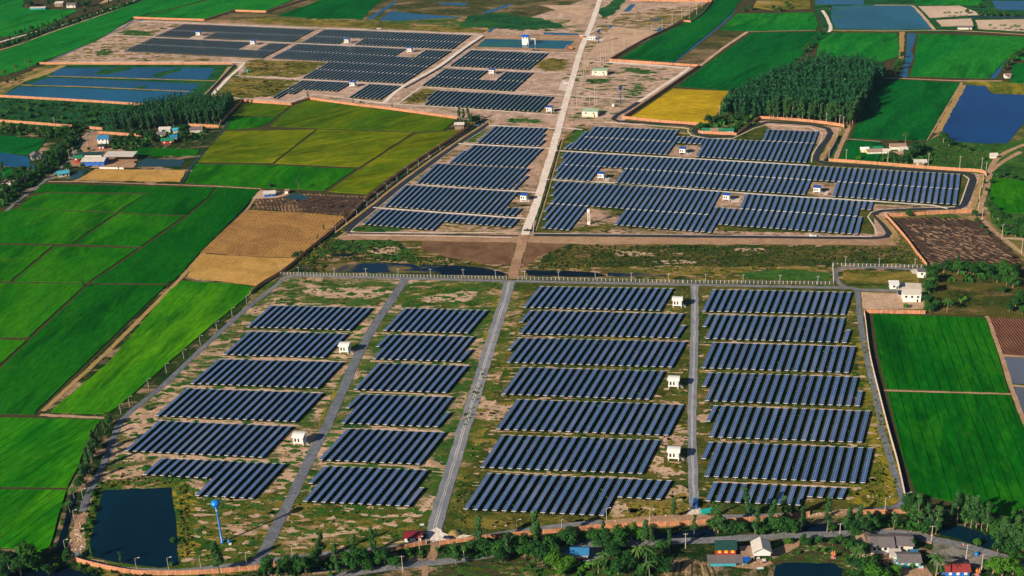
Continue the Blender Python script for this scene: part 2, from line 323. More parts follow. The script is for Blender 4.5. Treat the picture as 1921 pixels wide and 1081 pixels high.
def field(pts, m, h=.45, d=.45, name='rice_field'):
    w_ = jag(inset(W(pts), d), 5.0, .32)
    mb = MB(); mb.prism([(p.x, p.y) for p in w_], 0.01, h + nz(w_)); return tag(mb.build(name, M[m]), kind='structure')
LATE = []
def smooth(pts, k=5):
    out = []; n = len(pts)
    for i in range(n - 1):
        p0, p1, p2, p3 = pts[max(i - 1, 0)], pts[i], pts[i + 1], pts[min(i + 2, n - 1)]
        for j in range(k):
            t = j / k; out.append(.5 * ((2 * p1) + (p2 - p0) * t + (2 * p0 - 5 * p1 + 4 * p2 - p3) * t * t + (3 * p1 - p0 - 3 * p2 + p3) * t ** 3))
    out.append(pts[-1]); return out
def offs(pts, d):
    out = []
    for i, p in enumerate(pts):
        t = (pts[min(i + 1, len(pts) - 1)] - pts[max(i - 1, 0)]).normalized(); out.append(p + Vector((-t.y, t.x)) * d)
    return out
def dens(pts, step):
    out = [pts[0]]
    for a, b in zip(pts, pts[1:]):
        k = max(1, int((b - a).length / step)); out += [a + (b - a) * (j / k) for j in range(1, k + 1)]
    return out
def ribbon(name, pts, width, m, jit=0, sm=True, z=None, h=0, world=False, step=5.0, kind='structure'):
    w_ = pts if world else W(pts)
    if sm and len(w_) > 2: w_ = smooth(w_)
    if jit: w_ = dens(w_, step)
    z = nz(w_, 0, True) if z is None else z; mb = MB()
    L = offs(w_, width / 2); Rr = offs(w_, -width / 2)
    if jit: L = [p + Vector((rnd.uniform(-jit, jit), rnd.uniform(-jit, jit))) for p in L]; Rr = [p + Vector((rnd.uniform(-jit, jit), rnd.uniform(-jit, jit))) for p in Rr]
    s = 0
    for i in range(len(w_) - 1):
        ds = (w_[i + 1] - w_[i]).length; a, b, c, d = Rr[i], Rr[i + 1], L[i + 1], L[i]
        if h:
            mb.hexa([(a.x, a.y, .0), (b.x, b.y, .0), (c.x, c.y, .0), (d.x, d.y, .0), (a.x, a.y, h), (b.x, b.y, h), (c.x, c.y, h), (d.x, d.y, h)])
        else: mb.face([(a.x, a.y, z), (b.x, b.y, z), (c.x, c.y, z), (d.x, d.y, z)], 0, [(1, s), (1, s + ds), (0, s + ds), (0, s)])
        s += ds
    return tag(mb.build(name, M[m]), kind=kind)
def inpoly(x, y, p):
    c = False; n = len(p)
    for i in range(n):
        (x1, y1), (x2, y2) = p[i], p[(i + 1) % n]
        if (y1 > y) != (y2 > y) and x < (x2 - x1) * (y - y1) / (y2 - y1) + x1: c = not c
    return c
def fillpts(poly, spacing, jitter=.45):
    w_ = [tuple(q) for q in W(poly)]; xs = [q[0] for q in w_]; ys = [q[1] for q in w_]; out = []
    y = min(ys)
    while y < max(ys):
        x = min(xs)
        while x < max(xs):
            a, b = x + rnd.uniform(-jitter, jitter) * spacing, y + rnd.uniform(-jitter, jitter) * spacing
            if inpoly(a, b, w_): out.append(Vector((a, b)))
            x += spacing
        y += spacing
    return out
def blobs(name, poly, m, size=5.0, cover=1.0, el=1.8, rz=-10):
    mb = MB(); z = nz(W(poly), .014); c, q = math.cos(R_(rz)), math.sin(R_(rz))
    for i, p in enumerate(fillpts(poly, size * 1.15 / cover, .6)):
        r = size * rnd.choice((.25, .4, .6, .9, 1.1)); k = 19; e = rnd.uniform(1, el); ph = rnd.uniform(0, 6.28)
        pts = []
        for j in range(k):
            t = 2 * math.pi * j / k; rr = r * (1 + .28 * math.sin(2 * t + ph) + .18 * math.sin(3 * t + ph * 2) + rnd.uniform(-.24, .24)); x, y = math.cos(t) * rr * e, math.sin(t) * rr / e
            pts.append((p.x + x * c - y * q, p.y + x * q + y * c, z + (i % 7) * .002))
        mb.face(pts)
    return tag(mb.build(name, M[m]), kind='structure')
g = MB(); g.face([(-4000, -600, 0), (4000, -600, 0), (4000, 7000, 0), (-4000, 7000, 0)]); tag(g.build('ground', M['ground']), kind='structure')
# ---- zone sheets (bottom layers)
sheet('terrain', [(-900, -260), (2800, -260), (2400, 30), (1500, 30), (560, 32), (-300, 60)], 'farmarsh')
sheet('terrain', [(-200, 240), (200, 245), (420, 240), (445, 195), (700, 200), (930, 225), (640, 440), (480, 540), (140, 1100), (-300, 1300), (-600, 500)], 'villageg', 1.5)
sheet('ground_cover', [(0, 180), (262, 198), (400, 185), (443, 188), (425, 235), (200, 247), (100, 240), (-40, 228), (-60, 178)], 'veg_teal', 1.5)
sheet('ground_cover', [(1545, 302), (1570, 262), (1590, 262), (1735, 266), (1760, 255), (1880, 270), (1960, 250), (1990, 480), (1860, 420), (1840, 330)], 'veg', 1)
sheet('ground_cover', [(1620, 585), (1735, 588), (1740, 500), (1930, 488), (2000, 600), (1850, 600), (1625, 592)], 'marsh', 1)
for q_ in ([(1080, 392), (1185, 398), (1170, 418), (1090, 424), (1040, 436)], [(1120, 316), (1165, 318), (1150, 342), (1110, 338)], [(1265, 272), (1310, 274), (1300, 296), (1262, 292)], [(1525, 342), (1568, 345), (1558, 370), (1515, 366)], [(1345, 360), (1395, 364), (1385, 392), (1335, 388)], [(960, 345), (1000, 350), (990, 400), (960, 395)], [(1200, 432), (1620, 440), (1640, 444), (1010, 440)], [(1640, 384), (1790, 390), (1700, 392), (1640, 394)], [(1160, 415), (1350, 430), (1300, 440), (1150, 438)]): LATE.append(q_)
# far plant
sheet('plant_ground', [(85, 121), (252, 37), (905, 62), (1128, -10), (1342, 0), (1300, 40), (1210, 78), (1145, 113), (1314, 124), (1172, 226), (1100, 235), (1090, 240), (905, 226), (860, 224), (582, 187), (547, 199), (455, 192), (445, 122)], 'plant_g')
sheet('plant_ground', [(640, 440), (912, 226), (1160, 228), (1305, 252), (1430, 226), (1580, 240), (1550, 305), (1845, 327), (1822, 400), (1660, 405), (1690, 450), (975, 447)], 'plant_f')
sheet('plant_ground', [(1545, 303), (1420, 226), (1300, 252), (1080, 240), (1040, 280), (1000, 440), (1640, 445), (1640, 395), (1800, 392), (1830, 328)], 'plant_e')
# marsh strip
sheet('terrain', [(500, 545), (540, 500), (640, 440), (975, 443), (1690, 449), (1745, 505), (1735, 540), (1560, 535), (960, 530)], 'marsh', 1)
blobs('ground_cover', [(560, 510), (600, 462), (640, 442), (975, 446), (1690, 455), (1740, 505), (1560, 530), (960, 522)], 'goldgrass', 2.6, .4, 2.6, -8); blobs('soil', [(600, 500), (620, 460), (640, 446), (800, 460), (960, 500), (1000, 462), (1690, 462), (1720, 495), (1560, 526), (960, 520)], 'soil', 2.6, .5, 2.8, -8)
sheet('ground_cover', [(575, 492), (618, 450), (745, 452), (800, 498), (845, 507), (700, 480), (640, 470)], 'veg', 2)
sheet('ground_cover', [(1062, 459), (1250, 462), (1690, 462), (1722, 490), (1560, 500), (1200, 500), (1010, 505), (1020, 480)], 'marsh', 2)
blobs('ground_cover', [(1160, 503), (1480, 500), (1555, 505), (1558, 527), (1200, 522)], 'goldgrass', 2.6, .8, 2.8, -8)
sheet('ground_cover', [(1380, 512), (1480, 506), (1558, 512), (1558, 528), (1400, 524)], 'veg', 1)
sheet('soil', [(790, 446), (972, 445), (960, 498), (900, 494), (845, 484), (795, 468)], 'soil_dark', 1.5)
sheet('soil', [(985, 447), (1045, 452), (1060, 460), (1010, 482), (985, 500), (975, 480)], 'soil_dark', 1.5)
sheet('soil', [(640, 441), (975, 443), (1690, 449), (1685, 461), (1400, 459), (1100, 459), (960, 455), (760, 452), (625, 449)], 'soil', .8)
for p in ([(1150, 470), (1215, 474), (1225, 482), (1160, 479)], [(1225, 490), (1300, 489), (1302, 494), (1240, 495)], [(1370, 467), (1440, 467), (1440, 472), (1390, 472)], [(700, 465), (740, 462), (745, 478), (700, 475)], [(1265, 475), (1290, 476), (1288, 480)]):
    blobs('soil', p, 'soil_pale', 2.0, 1.2, 2.6)
sheet('water', [(620, 478), (640, 475), (668, 476), (655, 482), (630, 482)], 'water_dark', .8)
sheet('water', [(560, 502), (640, 494), (760, 495), (840, 498), (842, 512), (700, 512), (560, 508)], 'marshwater', 1)
sheet('water', [(815, 503), (848, 498), (900, 502), (950, 513), (945, 518), (830, 516)], 'water_dark', .8)
sheet('water', [(985, 507), (1060, 509), (1118, 511), (1140, 518), (1095, 520), (990, 517)], 'water_dark', .8)
sheet('water', [(1140, 512), (1250, 514), (1250, 519), (1140, 519)], 'marshwater', .8)
# near plant zones
sheet('plant_ground', [(545, 518), (765, 524), (955, 528), (930, 640), (880, 790), (815, 1008), (640, 1035), (470, 1060), (300, 1075), (150, 1050), (120, 1045), (160, 950), (215, 800), (260, 760), (400, 635), (520, 535)], 'plant_w')
sheet('plant_ground', [(765, 524), (955, 528), (930, 640), (880, 790), (815, 1008), (780, 1018), (480, 1055), (560, 900), (640, 760), (700, 630)], 'plant_b')
sheet('plant_ground', [(955, 528), (1610, 543), (1630, 680), (1665, 800), (1695, 930), (1705, 958), (1440, 970), (1135, 984), (960, 1003), (815, 1012), (880, 790), (925, 640)], 'plant_e')
sheet('ground_cover', [(190, 905), (325, 895), (370, 935), (480, 940), (560, 900), (580, 930), (780, 955), (815, 960), (800, 1015), (640, 1036), (480, 1056), (330, 1074), (150, 1048), (165, 960)], 'plant_s', 2)
sheet('ground_cover', [(535, 528), (755, 530), (735, 565), (700, 575), (500, 566), (500, 548)], 'plant_b', 1)
sheet('ground_cover', [(775, 530), (945, 534), (935, 575), (740, 572)], 'plant_s', 1)
sheet('ground_cover', [(940, 560), (985, 535), (975, 600), (935, 720), (900, 850), (850, 960), (830, 960), (880, 790)], 'plant_s', 2)
blobs('ground_cover', [(890, 970), (1140, 970), (1160, 945), (1260, 945), (1300, 950), (1250, 972), (1080, 985), (930, 992), (850, 985)], 'goldgrass', 3.6, 1.5)
blobs('ground_cover', [(1600, 560), (1612, 620), (1632, 700), (1655, 800), (1680, 900), (1688, 940), (1640, 950), (1590, 940), (1600, 900), (1640, 860), (1630, 760), (1610, 640)], 'yellowedge', 3.6, 1.5)
blobs('ground_cover', [(332, 910), (352, 905), (358, 960), (362, 1040), (345, 1045), (336, 980)], 'yellowedge', 3.6, 1.5)
for a, b, c in (((935, 560), (918, 640), 7), ((905, 690), (870, 800), 6), ((650, 700), (600, 800), 3)): ribbon('ground_cover', [a, b], c, 'yellowedge', 1.2)
for p in ([(1262, 838), (1290, 825), (1305, 812), (1245, 808), (1230, 830)], [(1222, 860), (1240, 858), (1250, 885), (1275, 880), (1278, 890), (1240, 893), (1220, 885)], [(1265, 912), (1285, 912), (1290, 930), (1275, 942), (1250, 935), (1255, 918)], [(1150, 950), (1165, 945), (1182, 960), (1160, 970), (1140, 965)],
          [(1315, 772), (1328, 770), (1322, 795), (1312, 790)], [(905, 745), (950, 760), (940, 790), (895, 785)], [(560, 840), (600, 850), (560, 870), (540, 855)], [(570, 545), (650, 540), (740, 548), (700, 560), (600, 558)], [(500, 640), (455, 680), (400, 690), (440, 660)], [(790, 560), (850, 548), (900, 545), (880, 565), (800, 568)]):
    blobs('soil', p, 'soil_pale', 2.2, 1.25, 1.6)
# dirt tracks between the table rows
for pts, wd in (([(480, 622), (600, 624), (705, 630)], 2.2), ([(400, 668), (520, 673), (650, 680)], 2.4), ([(350, 726), (470, 730), (600, 738)], 2.6), ([(290, 786), (420, 792), (560, 800)], 2.6), ([(235, 850), (380, 858), (560, 870)], 3),
                ([(715, 625), (800, 628), (895, 631)], 1.6), ([(695, 678), (780, 680), (880, 685)], 2.), ([(670, 735), (760, 738), (850, 745)], 2.), ([(640, 802), (720, 804), (840, 812)], 2.4), ([(600, 868), (700, 870), (800, 880)], 2.4),
                ([(1030, 581), (1120, 584), (1270, 588)], 1.), ([(950, 634), (1100, 632), (1290, 642)], .8), ([(930, 690), (1060, 692), (1280, 700)], 1.), ([(920, 808), (1060, 812), (1290, 820)], 1.6), ([(890, 882), (1040, 890), (1200, 898)], 1.2),
                ([(1318, 588), (1450, 592), (1550, 595)], 1.), ([(1320, 642), (1450, 645), (1600, 650)], 1.), ([(1320, 700), (1430, 704), (1600, 710)], .9), ([(1330, 760), (1500, 765), (1620, 772)], .6), ([(1340, 828), (1430, 830), (1560, 838)], .8), ([(1340, 905), (1450, 908), (1600, 915)], 1.)):
    ribbon('path', pts, wd, 'soil_pale' if wd > .9 else 'soil', .45, step=3)
ribbon('path', [(560, 1010), (640, 1000), (700, 990), (770, 975), (800, 950), (812, 930)], 3.0, 'soil_pale', .6, step=3)
ribbon('path', [(640, 955), (700, 968), (790, 965)], 2.0, 'soil_pale', .7, step=3)
ribbon('path', [(410, 1010), (440, 1002), (485, 1000)], 2.6, 'soil_pale', .6, step=3)
sheet('soil', [(150, 965), (160, 960), (163, 985), (158, 1020), (150, 1035), (132, 1040), (128, 1020), (140, 985)], 'soil', 1, 3)
for p, m, sz, cv in (([(930, 560), (1290, 545), (1290, 960), (880, 960), (860, 940)], 'goldgrass', 2.6, .42), ([(1315, 545), (1600, 548), (1680, 940), (1315, 950)], 'goldgrass', 2.4, .4), ([(520, 525), (740, 530), (560, 900), (480, 1040), (190, 1000), (230, 800)], 'veg', 2.6, .5), ([(770, 530), (940, 534), (820, 980), (500, 1040)], 'veg', 2.6, .5),
                     ([(1315, 545), (1600, 548), (1680, 940), (1315, 950)], 'soil_pale', 1.5, .22), ([(930, 560), (1290, 545), (1290, 960), (880, 960)], 'soil_pale', 1.6, .25), ([(350, 930), (560, 900), (800, 960), (800, 1010), (480, 1050), (350, 1060)], 'soil_pale', 2.0, .35), ([(350, 930), (560, 900), (800, 960), (800, 1010), (480, 1050), (350, 1060)], 'goldgrass', 2.6, .5),
                     ([(105, 115), (255, 42), (340, 46), (230, 96), (445, 115)], 'goldgrass', 3.5, .5), ([(1080, 240), (1060, 140), (1100, 80), (1280, 130), (1180, 220)], 'veg', 3.2, .38), ([(1080, 240), (1060, 140), (1100, 80), (1280, 130), (1180, 220)], 'soil_pale', 3.5, .4), ([(1130, 30), (1330, 5), (1280, 40), (1150, 105), (1100, 100)], 'goldgrass', 3.5, .6), ([(750, 195), (800, 165), (1040, 182), (1050, 215)], 'goldgrass', 3, .4),
                     ([(640, 436), (680, 405), (960, 425), (960, 438)], 'goldgrass', 2.2, .5), ([(1010, 438), (1030, 300), (1060, 250), (1150, 400), (1600, 440)], 'goldgrass', 2.4, .45), ([(480, 30), (1080, 40), (1090, 60), (560, 46)], 'veg', 4, .5), ([(850, 235), (900, 228), (720, 425), (660, 430)], 'goldgrass', 2.2, .5)):
    blobs('ground_cover', p, m, sz, cv, 2.2)
# golden weeds of the far plant
blobs('ground_cover', [(455, 145), (470, 112), (615, 118), (560, 145), (500, 142)], 'goldgrass', 3.6, 1.5)
blobs('ground_cover', [(420, 178), (450, 146), (560, 152), (520, 180), (450, 184)], 'goldgrass', 3.6, 1.5)
blobs('ground_cover', [(755, 190), (800, 168), (822, 170), (790, 196)], 'goldgrass', 3.6, 1.5)
blobs('ground_cover', [(1005, 125), (1030, 110), (1065, 112), (1055, 132), (1020, 134)], 'goldgrass', 3.6, 1.5)
sheet('ground_cover', [(1058, 280), (1080, 247), (1110, 246), (1075, 278)], 'veg', 1)
for p in ([(225, 62), (240, 56), (285, 60), (280, 68), (250, 68)], [(180, 100), (200, 92), (212, 98), (200, 104), (185, 104)], [(1100, 150), (1130, 148), (1140, 154), (1110, 158)], [(1180, 175), (1200, 160), (1215, 165), (1190, 182)], [(960, 222), (1015, 225), (1010, 232), (950, 230)], [(1165, 130), (1200, 130), (1240, 135), (1200, 140)], [(645, 430), (690, 425), (760, 430), (690, 436)], [(900, 240), (885, 262), (870, 285), (905, 245)], [(1000, 420), (1010, 380), (1018, 360), (1015, 400)], [(1090, 395), (1200, 400), (1190, 415), (1110, 420)]):
    blobs('ground_cover', p, 'veg', 3.0, 1.3, 2.6, -20)
sheet('soil', [(1055, 150), (1066, 152), (1062, 172), (1048, 168)], 'concrete', .5)
ribbon('soil', [(1033, 260), (1020, 320), (1000, 380), (985, 430)], 5.0, 'soil', .4)
for q_ in LATE: blobs('soil', q_, 'plant_f', 2.6, 1.7, 2.4)
# ---- paddies on the left
bd = 'bund'
sheet('field_bunds', [(88, 340), (490, 355), (372, 484), (313, 536), (70, 782), (195, 787), (127, 918), (95, 1034), (0, 1030), (-120, 1040), (-200, 400), (30, 388)], bd)
LF = [([(82, 346), (404, 353), (389, 373), (349, 405), (222, 400), (275, 363), (90, 361), (60, 364)], 'rice_deep'), ([(88, 363), (272, 366), (219, 399), (35, 391), (58, 370)], 'rice_near'),
      ([(30, 392), (218, 401), (135, 459), (-60, 456), (-60, 415)], 'rice_near'), ([(222, 402), (346, 407), (264, 464), (138, 459)], 'rice_near'), ([(-60, 460), (100, 462), (20, 529), (-60, 530)], 'rice_near'),
      ([(104, 463), (260, 467), (166, 531), (23, 530)], 'rice_near'), ([(407, 352), (487, 357), (478, 368), (457, 393), (371, 480), (329, 527), (313, 533), (170, 532), (266, 467), (352, 407), (391, 374)], 'rice_deep'),
      ([(-60, 532), (164, 533), (155, 541), (55, 634), (-60, 634)], 'rice_near'), ([(168, 535), (310, 536), (308, 541), (72, 770), (66, 779), (-80, 778), (-80, 745), (0, 693), (57, 638), (157, 543)], 'rice_deep'),
      ([(-60, 638), (52, 639), (0, 686), (-60, 735)], 'rice_near'), ([(342, 528), (420, 532), (486, 540), (469, 555), (399, 611), (329, 671), (262, 731), (225, 763), (208, 774), (195, 778), (94, 775), (100, 768), (204, 680), (318, 545)], 'rice_bright'),
      ([(-80, 783), (192, 788), (180, 806), (158, 850), (147, 880), (128, 916), (-80, 914)], 'rice_bright2'), ([(-80, 918), (127, 920), (118, 950), (104, 1000), (95, 1028), (78, 1036), (30, 1032), (-80, 1022)], 'rice_bright2')]
for p, m in LF: field(p, m)
for pts in ([(486, 360), (459, 398), (372, 486), (338, 524), (200, 662), (80, 772)],): ribbon('bund', pts, 3.2, 'tan', .3, h=0, sm=False)
ribbon('bund', [(76, 779), (140, 782), (196, 785)], 2.2, 'bund_tan', .3)
ribbon('water', [(140, 925), (135, 945), (120, 1000), (107, 1040)], 3.0, 'water_dark', .3)
ribbon('water', [(474, 372), (455, 398), (368, 482), (330, 522)], 1.2, 'water_dark', .2)
# yellow-green fields
sheet('field_bunds', [(345, 350), (398, 268), (437, 215), (455, 192), (547, 198), (582, 185), (862, 223), (690, 370), (480, 356)], bd)
YF = [([(455, 194), (546, 199), (521, 219), (435, 218)], 'rice_mid'), ([(434, 220), (519, 221), (505, 232), (484, 240), (424, 245)], 'rice_near'), ([(582, 188), (858, 225), (832, 246), (779, 248), (597, 242), (507, 238), (523, 221), (548, 201), (573, 190)], 'rice_mid'),
      ([(421, 247), (594, 244), (512, 307), (370, 305), (398, 272)], 'rice_yel'), ([(597, 244), (777, 250), (675, 315), (515, 308)], 'rice_yel'), ([(781, 251), (832, 248), (862, 248), (832, 270), (735, 332), (690, 366), (614, 361), (677, 317)], 'rice_yel'), ([(367, 309), (510, 311), (668, 318), (609, 359), (480, 353), (347, 344)], 'rice_near')]
for p, m in YF: field(p, m)
sheet('soil', [(180, 317), (349, 320), (337, 342), (143, 338)], 'stubble2', .8)
field([(250, 293), (255, 277), (375, 281), (370, 293)], 'rice_deep'); sheet('water', [(271, 298), (347, 300), (340, 313), (250, 312)], 'water_village', .4)
sheet('yard', [(135, 312), (128, 298), (160, 250), (185, 245), (190, 272), (262, 290), (250, 315), (180, 316)], 'soil', 1)
sheet('ploughed_field', [(487, 370), (560, 364), (688, 369), (648, 404), (560, 398), (474, 392)], 'plough', .5)
blobs('soil', [(560, 368), (688, 371), (650, 403), (570, 398)], 'blacksoil', 2.0, 1.5, 2.8, 25); blobs('soil', [(490, 372), (600, 366), (600, 380), (490, 392)], 'blacksoil', 2.0, .8, 2.8, -5)
sheet('stubble_field', [(462, 394), (560, 399), (648, 406), (560, 484), (470, 482), (375, 474)], 'stubble', .5)
sheet('stubble_field', [(376, 476), (470, 483), (558, 485), (534, 505), (488, 538), (350, 521)], 'stubble2', .5)
sheet('water', [(535, 368), (560, 363), (580, 370), (570, 376), (540, 374)], 'water_village', .5)
# top left
sheet('field_bunds', [(-200, 30), (60, -20), (290, -20), (620, -30), (440, 22), (384, 40), (252, 36), (88, 118), (20, 150), (-200, 200)], bd)
for p, m in [([(-160, 130), (0, 98), (90, 64), (200, 26), (290, -6), (470, -20), (252, 34), (180, 78), (82, 116), (40, 134), (-100, 170)], 'rice_far'), ([(480, -20), (610, -24), (500, 21), (440, 19), (384, 38), (262, 33)], 'rice_far'),
             ([(-160, -20), (60, -22), (42, 14), (70, 18), (150, 19), (100, 45), (30, 68), (-160, 80)], 'rice_far')]: field(p, m, d=.6)
field([(520, 30), (590, 5), (640, -14), (735, -14), (700, 14), (680, 36), (600, 36)], 'rice_deepfar', h=.2)
ribbon('road', [(-10, 82), (60, 62), (100, 52), (190, 22), (270, -4)], 4, 'whiteroad', .5); ribbon('water', [(-10, 92), (50, 73), (100, 57), (190, 28), (270, 2)], 7, 'water_dark', .5)
ribbon('bund', [(-10, 97), (50, 79), (87, 64), (200, 25), (275, 1)], 3, 'bund_tan', .5)
sheet('soil', [(183, 9), (197, 0), (225, -6), (205, 3)], 'soil_pale')
# north west ponds
sheet('ground_cover', [(2, 181), (50, 150), (112, 121), (436, 121), (395, 175), (380, 195), (270, 200)], 'veg_teal', 1)
sheet('water', [(96, 143), (106, 131), (122, 128), (300, 127), (404, 128), (388, 150), (300, 149), (180, 146)], 'water_blue', .6)
sheet('water', [(50, 158), (92, 146), (180, 149), (290, 154), (376, 158), (360, 171), (250, 168), (120, 162)], 'water_blue', .6)
sheet('water', [(6, 179), (36, 163), (110, 164), (280, 171), (365, 172), (350, 178), (300, 192), (262, 194), (120, 186)], 'water_cyan', .6)
sheet('water_plants', [(178, 138), (190, 130), (250, 126), (240, 132), (205, 139), (186, 140)], 'veg_teal', .8); sheet('water_plants', [(286, 143), (298, 136), (342, 127), (340, 133), (308, 142), (300, 146)], 'veg_teal', .8)
sheet('water_plants', [(250, 165), (262, 162), (278, 162), (270, 167)], 'veg_teal', .5)
ribbon('bund', [(88, 143), (230, 147), (405, 152)], 2.5, 'tan', .6); ribbon('bund', [(38, 160), (150, 163), (355, 172)], 2.5, 'tan', .6); ribbon('bund', [(432, 125), (408, 155), (385, 178)], 4, 'tan', .5)
sheet('soil', [(112, 123), (60, 142), (15, 158), (0, 168), (30, 158), (90, 140), (125, 123)], 'tan', 1)
# left river and hamlet ground
sheet('water', [(-80, 283), (0, 285), (52, 294), (67, 318), (0, 311), (-80, 306)], 'water_blue', .6)
field([(-60, 252), (0, 254), (88, 263), (72, 283), (52, 291), (-60, 281)], 'rice_deepfar'); field([(-60, 313), (0, 314), (60, 322), (45, 333), (-60, 336)], 'rice_deepfar')
ribbon('road', [(-40, 425), (0, 405), (30, 380), (62, 356), (90, 336), (112, 318), (140, 290), (160, 262), (178, 240)], 2.8, 'tar', .3)
ribbon('path', [(90, 341), (165, 341.5), (405, 350), (490, 355)], 2.0, 'bund_tan', .2, sm=False)
sheet('water', [(150, 320), (165, 318), (150, 335), (128, 338), (140, 325)], 'water_village', .4); sheet('water', [(148, 250), (156, 262), (150, 285), (142, 280)], 'water_dark', .4)
sheet('yard', [(455, 375), (490, 357), (545, 363), (520, 372)], 'soil_pale', .6)
ribbon('water', [(437, 218), (400, 272), (365, 305), (344, 340)], 1.6, 'water_village', .2)
# far marsh and reservoir
for p in ([(710, 38), (735, 21), (762, 24), (800, 28), (872, 33), (800, 36), (742, 40)], [(815, 5), (880, 6), (870, 11), (830, 9)], [(900, 25), (960, 6), (955, 12), (920, 24)], [(686, 37), (740, 2), (745, 4), (700, 36)], [(1020, 61), (1085, 63), (1084, 67), (1020, 65)], [(1208, 69), (1240, 51), (1250, 54), (1215, 71)], [(1168, 22), (1180, 8), (1192, 8), (1180, 22)], [(1142, 48), (1158, 50), (1155, 59), (1143, 58)], [(1138, 12), (1160, 11), (1158, 18), (1138, 20)], [(913, 60), (930, 50), (934, 52), (918, 61)], [(1215, 40), (1240, 33), (1238, 37)], [(1450, -4), (1462, 4), (1455, 12), (1440, 14)]):
    sheet('water', p, 'water_cyan', .8, 4)
for p in ([(860, 50), (880, 30), (940, 24), (1010, 34), (1050, 44), (1060, 52), (980, 56), (900, 52)], [(1128, 34), (1122, 20), (1160, -4), (1180, -4), (1150, 28)], [(575, 12), (640, -8), (690, -8), (640, 20)]): sheet('ground_cover', p, 'veg_teal', 2)
for p in ([(480, 32), (600, 38), (850, 52), (915, 56), (905, 62), (560, 46), (470, 42)], [(1010, 10), (1110, 10), (1095, 45), (1060, 50), (1080, 30)], [(1130, 70), (1150, 50), (1240, 60), (1200, 80), (1150, 105), (1100, 108)], [(640, 42), (780, 48), (770, 54), (640, 48)]): sheet('soil', p, 'soil_pale' if p[0][0] > 900 else 'goldgrass', 1.5)
sheet('soil', [(884, 90), (903, 66), (1095, 66), (1090, 98), (1070, 97)], 'soil'); sheet('water', [(893, 88), (911, 73), (1078, 77), (1062, 92)], 'water_teal', .2)
ribbon('bund', [(898, 70), (1095, 70)], 2.5, 'soil_pale', .3); ribbon('bund', [(1200, 28), (1150, 32), (1140, 40)], 3, 'soil_pale', .5); ribbon('bund', [(1143, 43), (1180, 8), (1190, -6)], 3.5, 'soil_pale', .4)
# right top fields
sheet('field_bunds', [(1145, 113), (1212, 78), (1335, 0), (1480, -30), (1560, -10), (1560, 60), (1980, 60), (1990, 170), (1890, 160), (1735, 268), (1570, 300), (1600, 238), (1440, 226), (1330, 238), (1170, 222), (1310, 128)], 'bund')
RF = [([(1164, 110), (1215, 78), (1283, 44), (1332, 8), (1350, -8), (1395, -8), (1374, 26), (1342, 54), (1264, 117)], 'rice_deepfar'), ([(1270, 163), (1320, 125), (1410, 62), (1515, 61), (1560, 61), (1500, 110), (1440, 160), (1380, 172)], 'rice_deepfar'),
      ([(1380, 27), (1528, 24), (1537, 50), (1532, 57), (1408, 59), (1350, 58), (1362, 45)], 'rice_far'), ([(1182, 221), (1262, 167), (1372, 172), (1358, 200), (1330, 235)], 'rice_gold'), ([(1425, -10), (1520, -10), (1522, 17), (1450, 20), (1412, 14)], 'goldrice'),
      ([(1562, 62), (1684, 63), (1688, 90), (1686, 108), (1640, 120), (1530, 110), (1535, 80)], 'rice_far'), ([(1722, 64), (1980, 72), (1985, 118), (1890, 110), (1880, 122), (1856, 148), (1705, 144), (1714, 118), (1718, 90)], 'rice_far'),
      ([(1650, 148), (1802, 156), (1785, 185), (1738, 265), (1594, 260), (1606, 235)], 'rice_deepfar'), ([(1590, 263), (1652, 267), (1660, 275), (1655, 290), (1645, 307), (1573, 302)], 'rice_deepfar'), ([(1862, 334), (1990, 346), (1990, 400), (1872, 400), (1856, 362)], 'rice_near'),
      ([(1899, 120), (1985, 118), (1985, 160), (1893, 156)], 'rice_deepfar'), ([(1710, -6), (1835, -10), (1845, 10), (1800, 10), (1720, 9)], 'rice_far')]
M['goldrice'] = M['goldgrass']
for p, m in RF: field(p, m, d=.6)
sheet('terrain', [(1265, 119), (1343, 62), (1402, 60), (1345, 95), (1313, 124)], 'farmarsh'); sheet('terrain', [(1880, 320), (1921, 288), (1990, 290), (1990, 335), (1895, 325)], 'veg')
ribbon('bund', [(1313, 124), (1360, 88), (1402, 60)], 3.5, 'soil_pale', .3); ribbon('bund', [(1530, 57), (1400, 60)], 1.5, 'bund_tan', .2)
ribbon('water', [(1262, 118), (1340, 58), (1372, 28), (1378, 15)], 2.5, 'water_cyan', .3)
sheet('terrain', [(1525, 15), (1535, -20), (1990, -20), (1990, 62), (1700, 60), (1545, 58)], 'veg_teal', 1)
sheet('water', [(1557, 12), (1640, 10), (1700, 10), (1716, 13), (1722, 20), (1752, 54), (1680, 56), (1568, 54), (1560, 38)], 'water_teal', .4)
sheet('net_cage_water', [(1530, -2), (1620, -4), (1620, 9), (1530, 9)], 'water_cyan')
for p in ([(1722, 12), (1800, 11), (1845, 28), (1745, 34)], [(1756, 38), (1822, 35), (1826, 49), (1766, 50)], [(1830, 38), (1990, 35), (1990, 64), (1836, 55)]): sheet('fallow_field', p, 'sand', .6)
sheet('water', [(1860, 2), (1985, 2), (1985, 22), (1870, 18)], 'water_blue'); sheet('water', [(1815, 30), (1990, 32), (1990, 35), (1818, 33)], 'water_dark')
ribbon('bund', [(1712, 11), (1720, 18), (1738, 38), (1753, 56)], 3.5, 'soil_pale', .4); ribbon('bund', [(1558, 57), (1680, 58), (1800, 58), (1990, 70)], 3.0, 'bund_tan', .4); ribbon('bund', [(1640, 10), (1712, 10)], 2.5, 'soil_pale', .3)
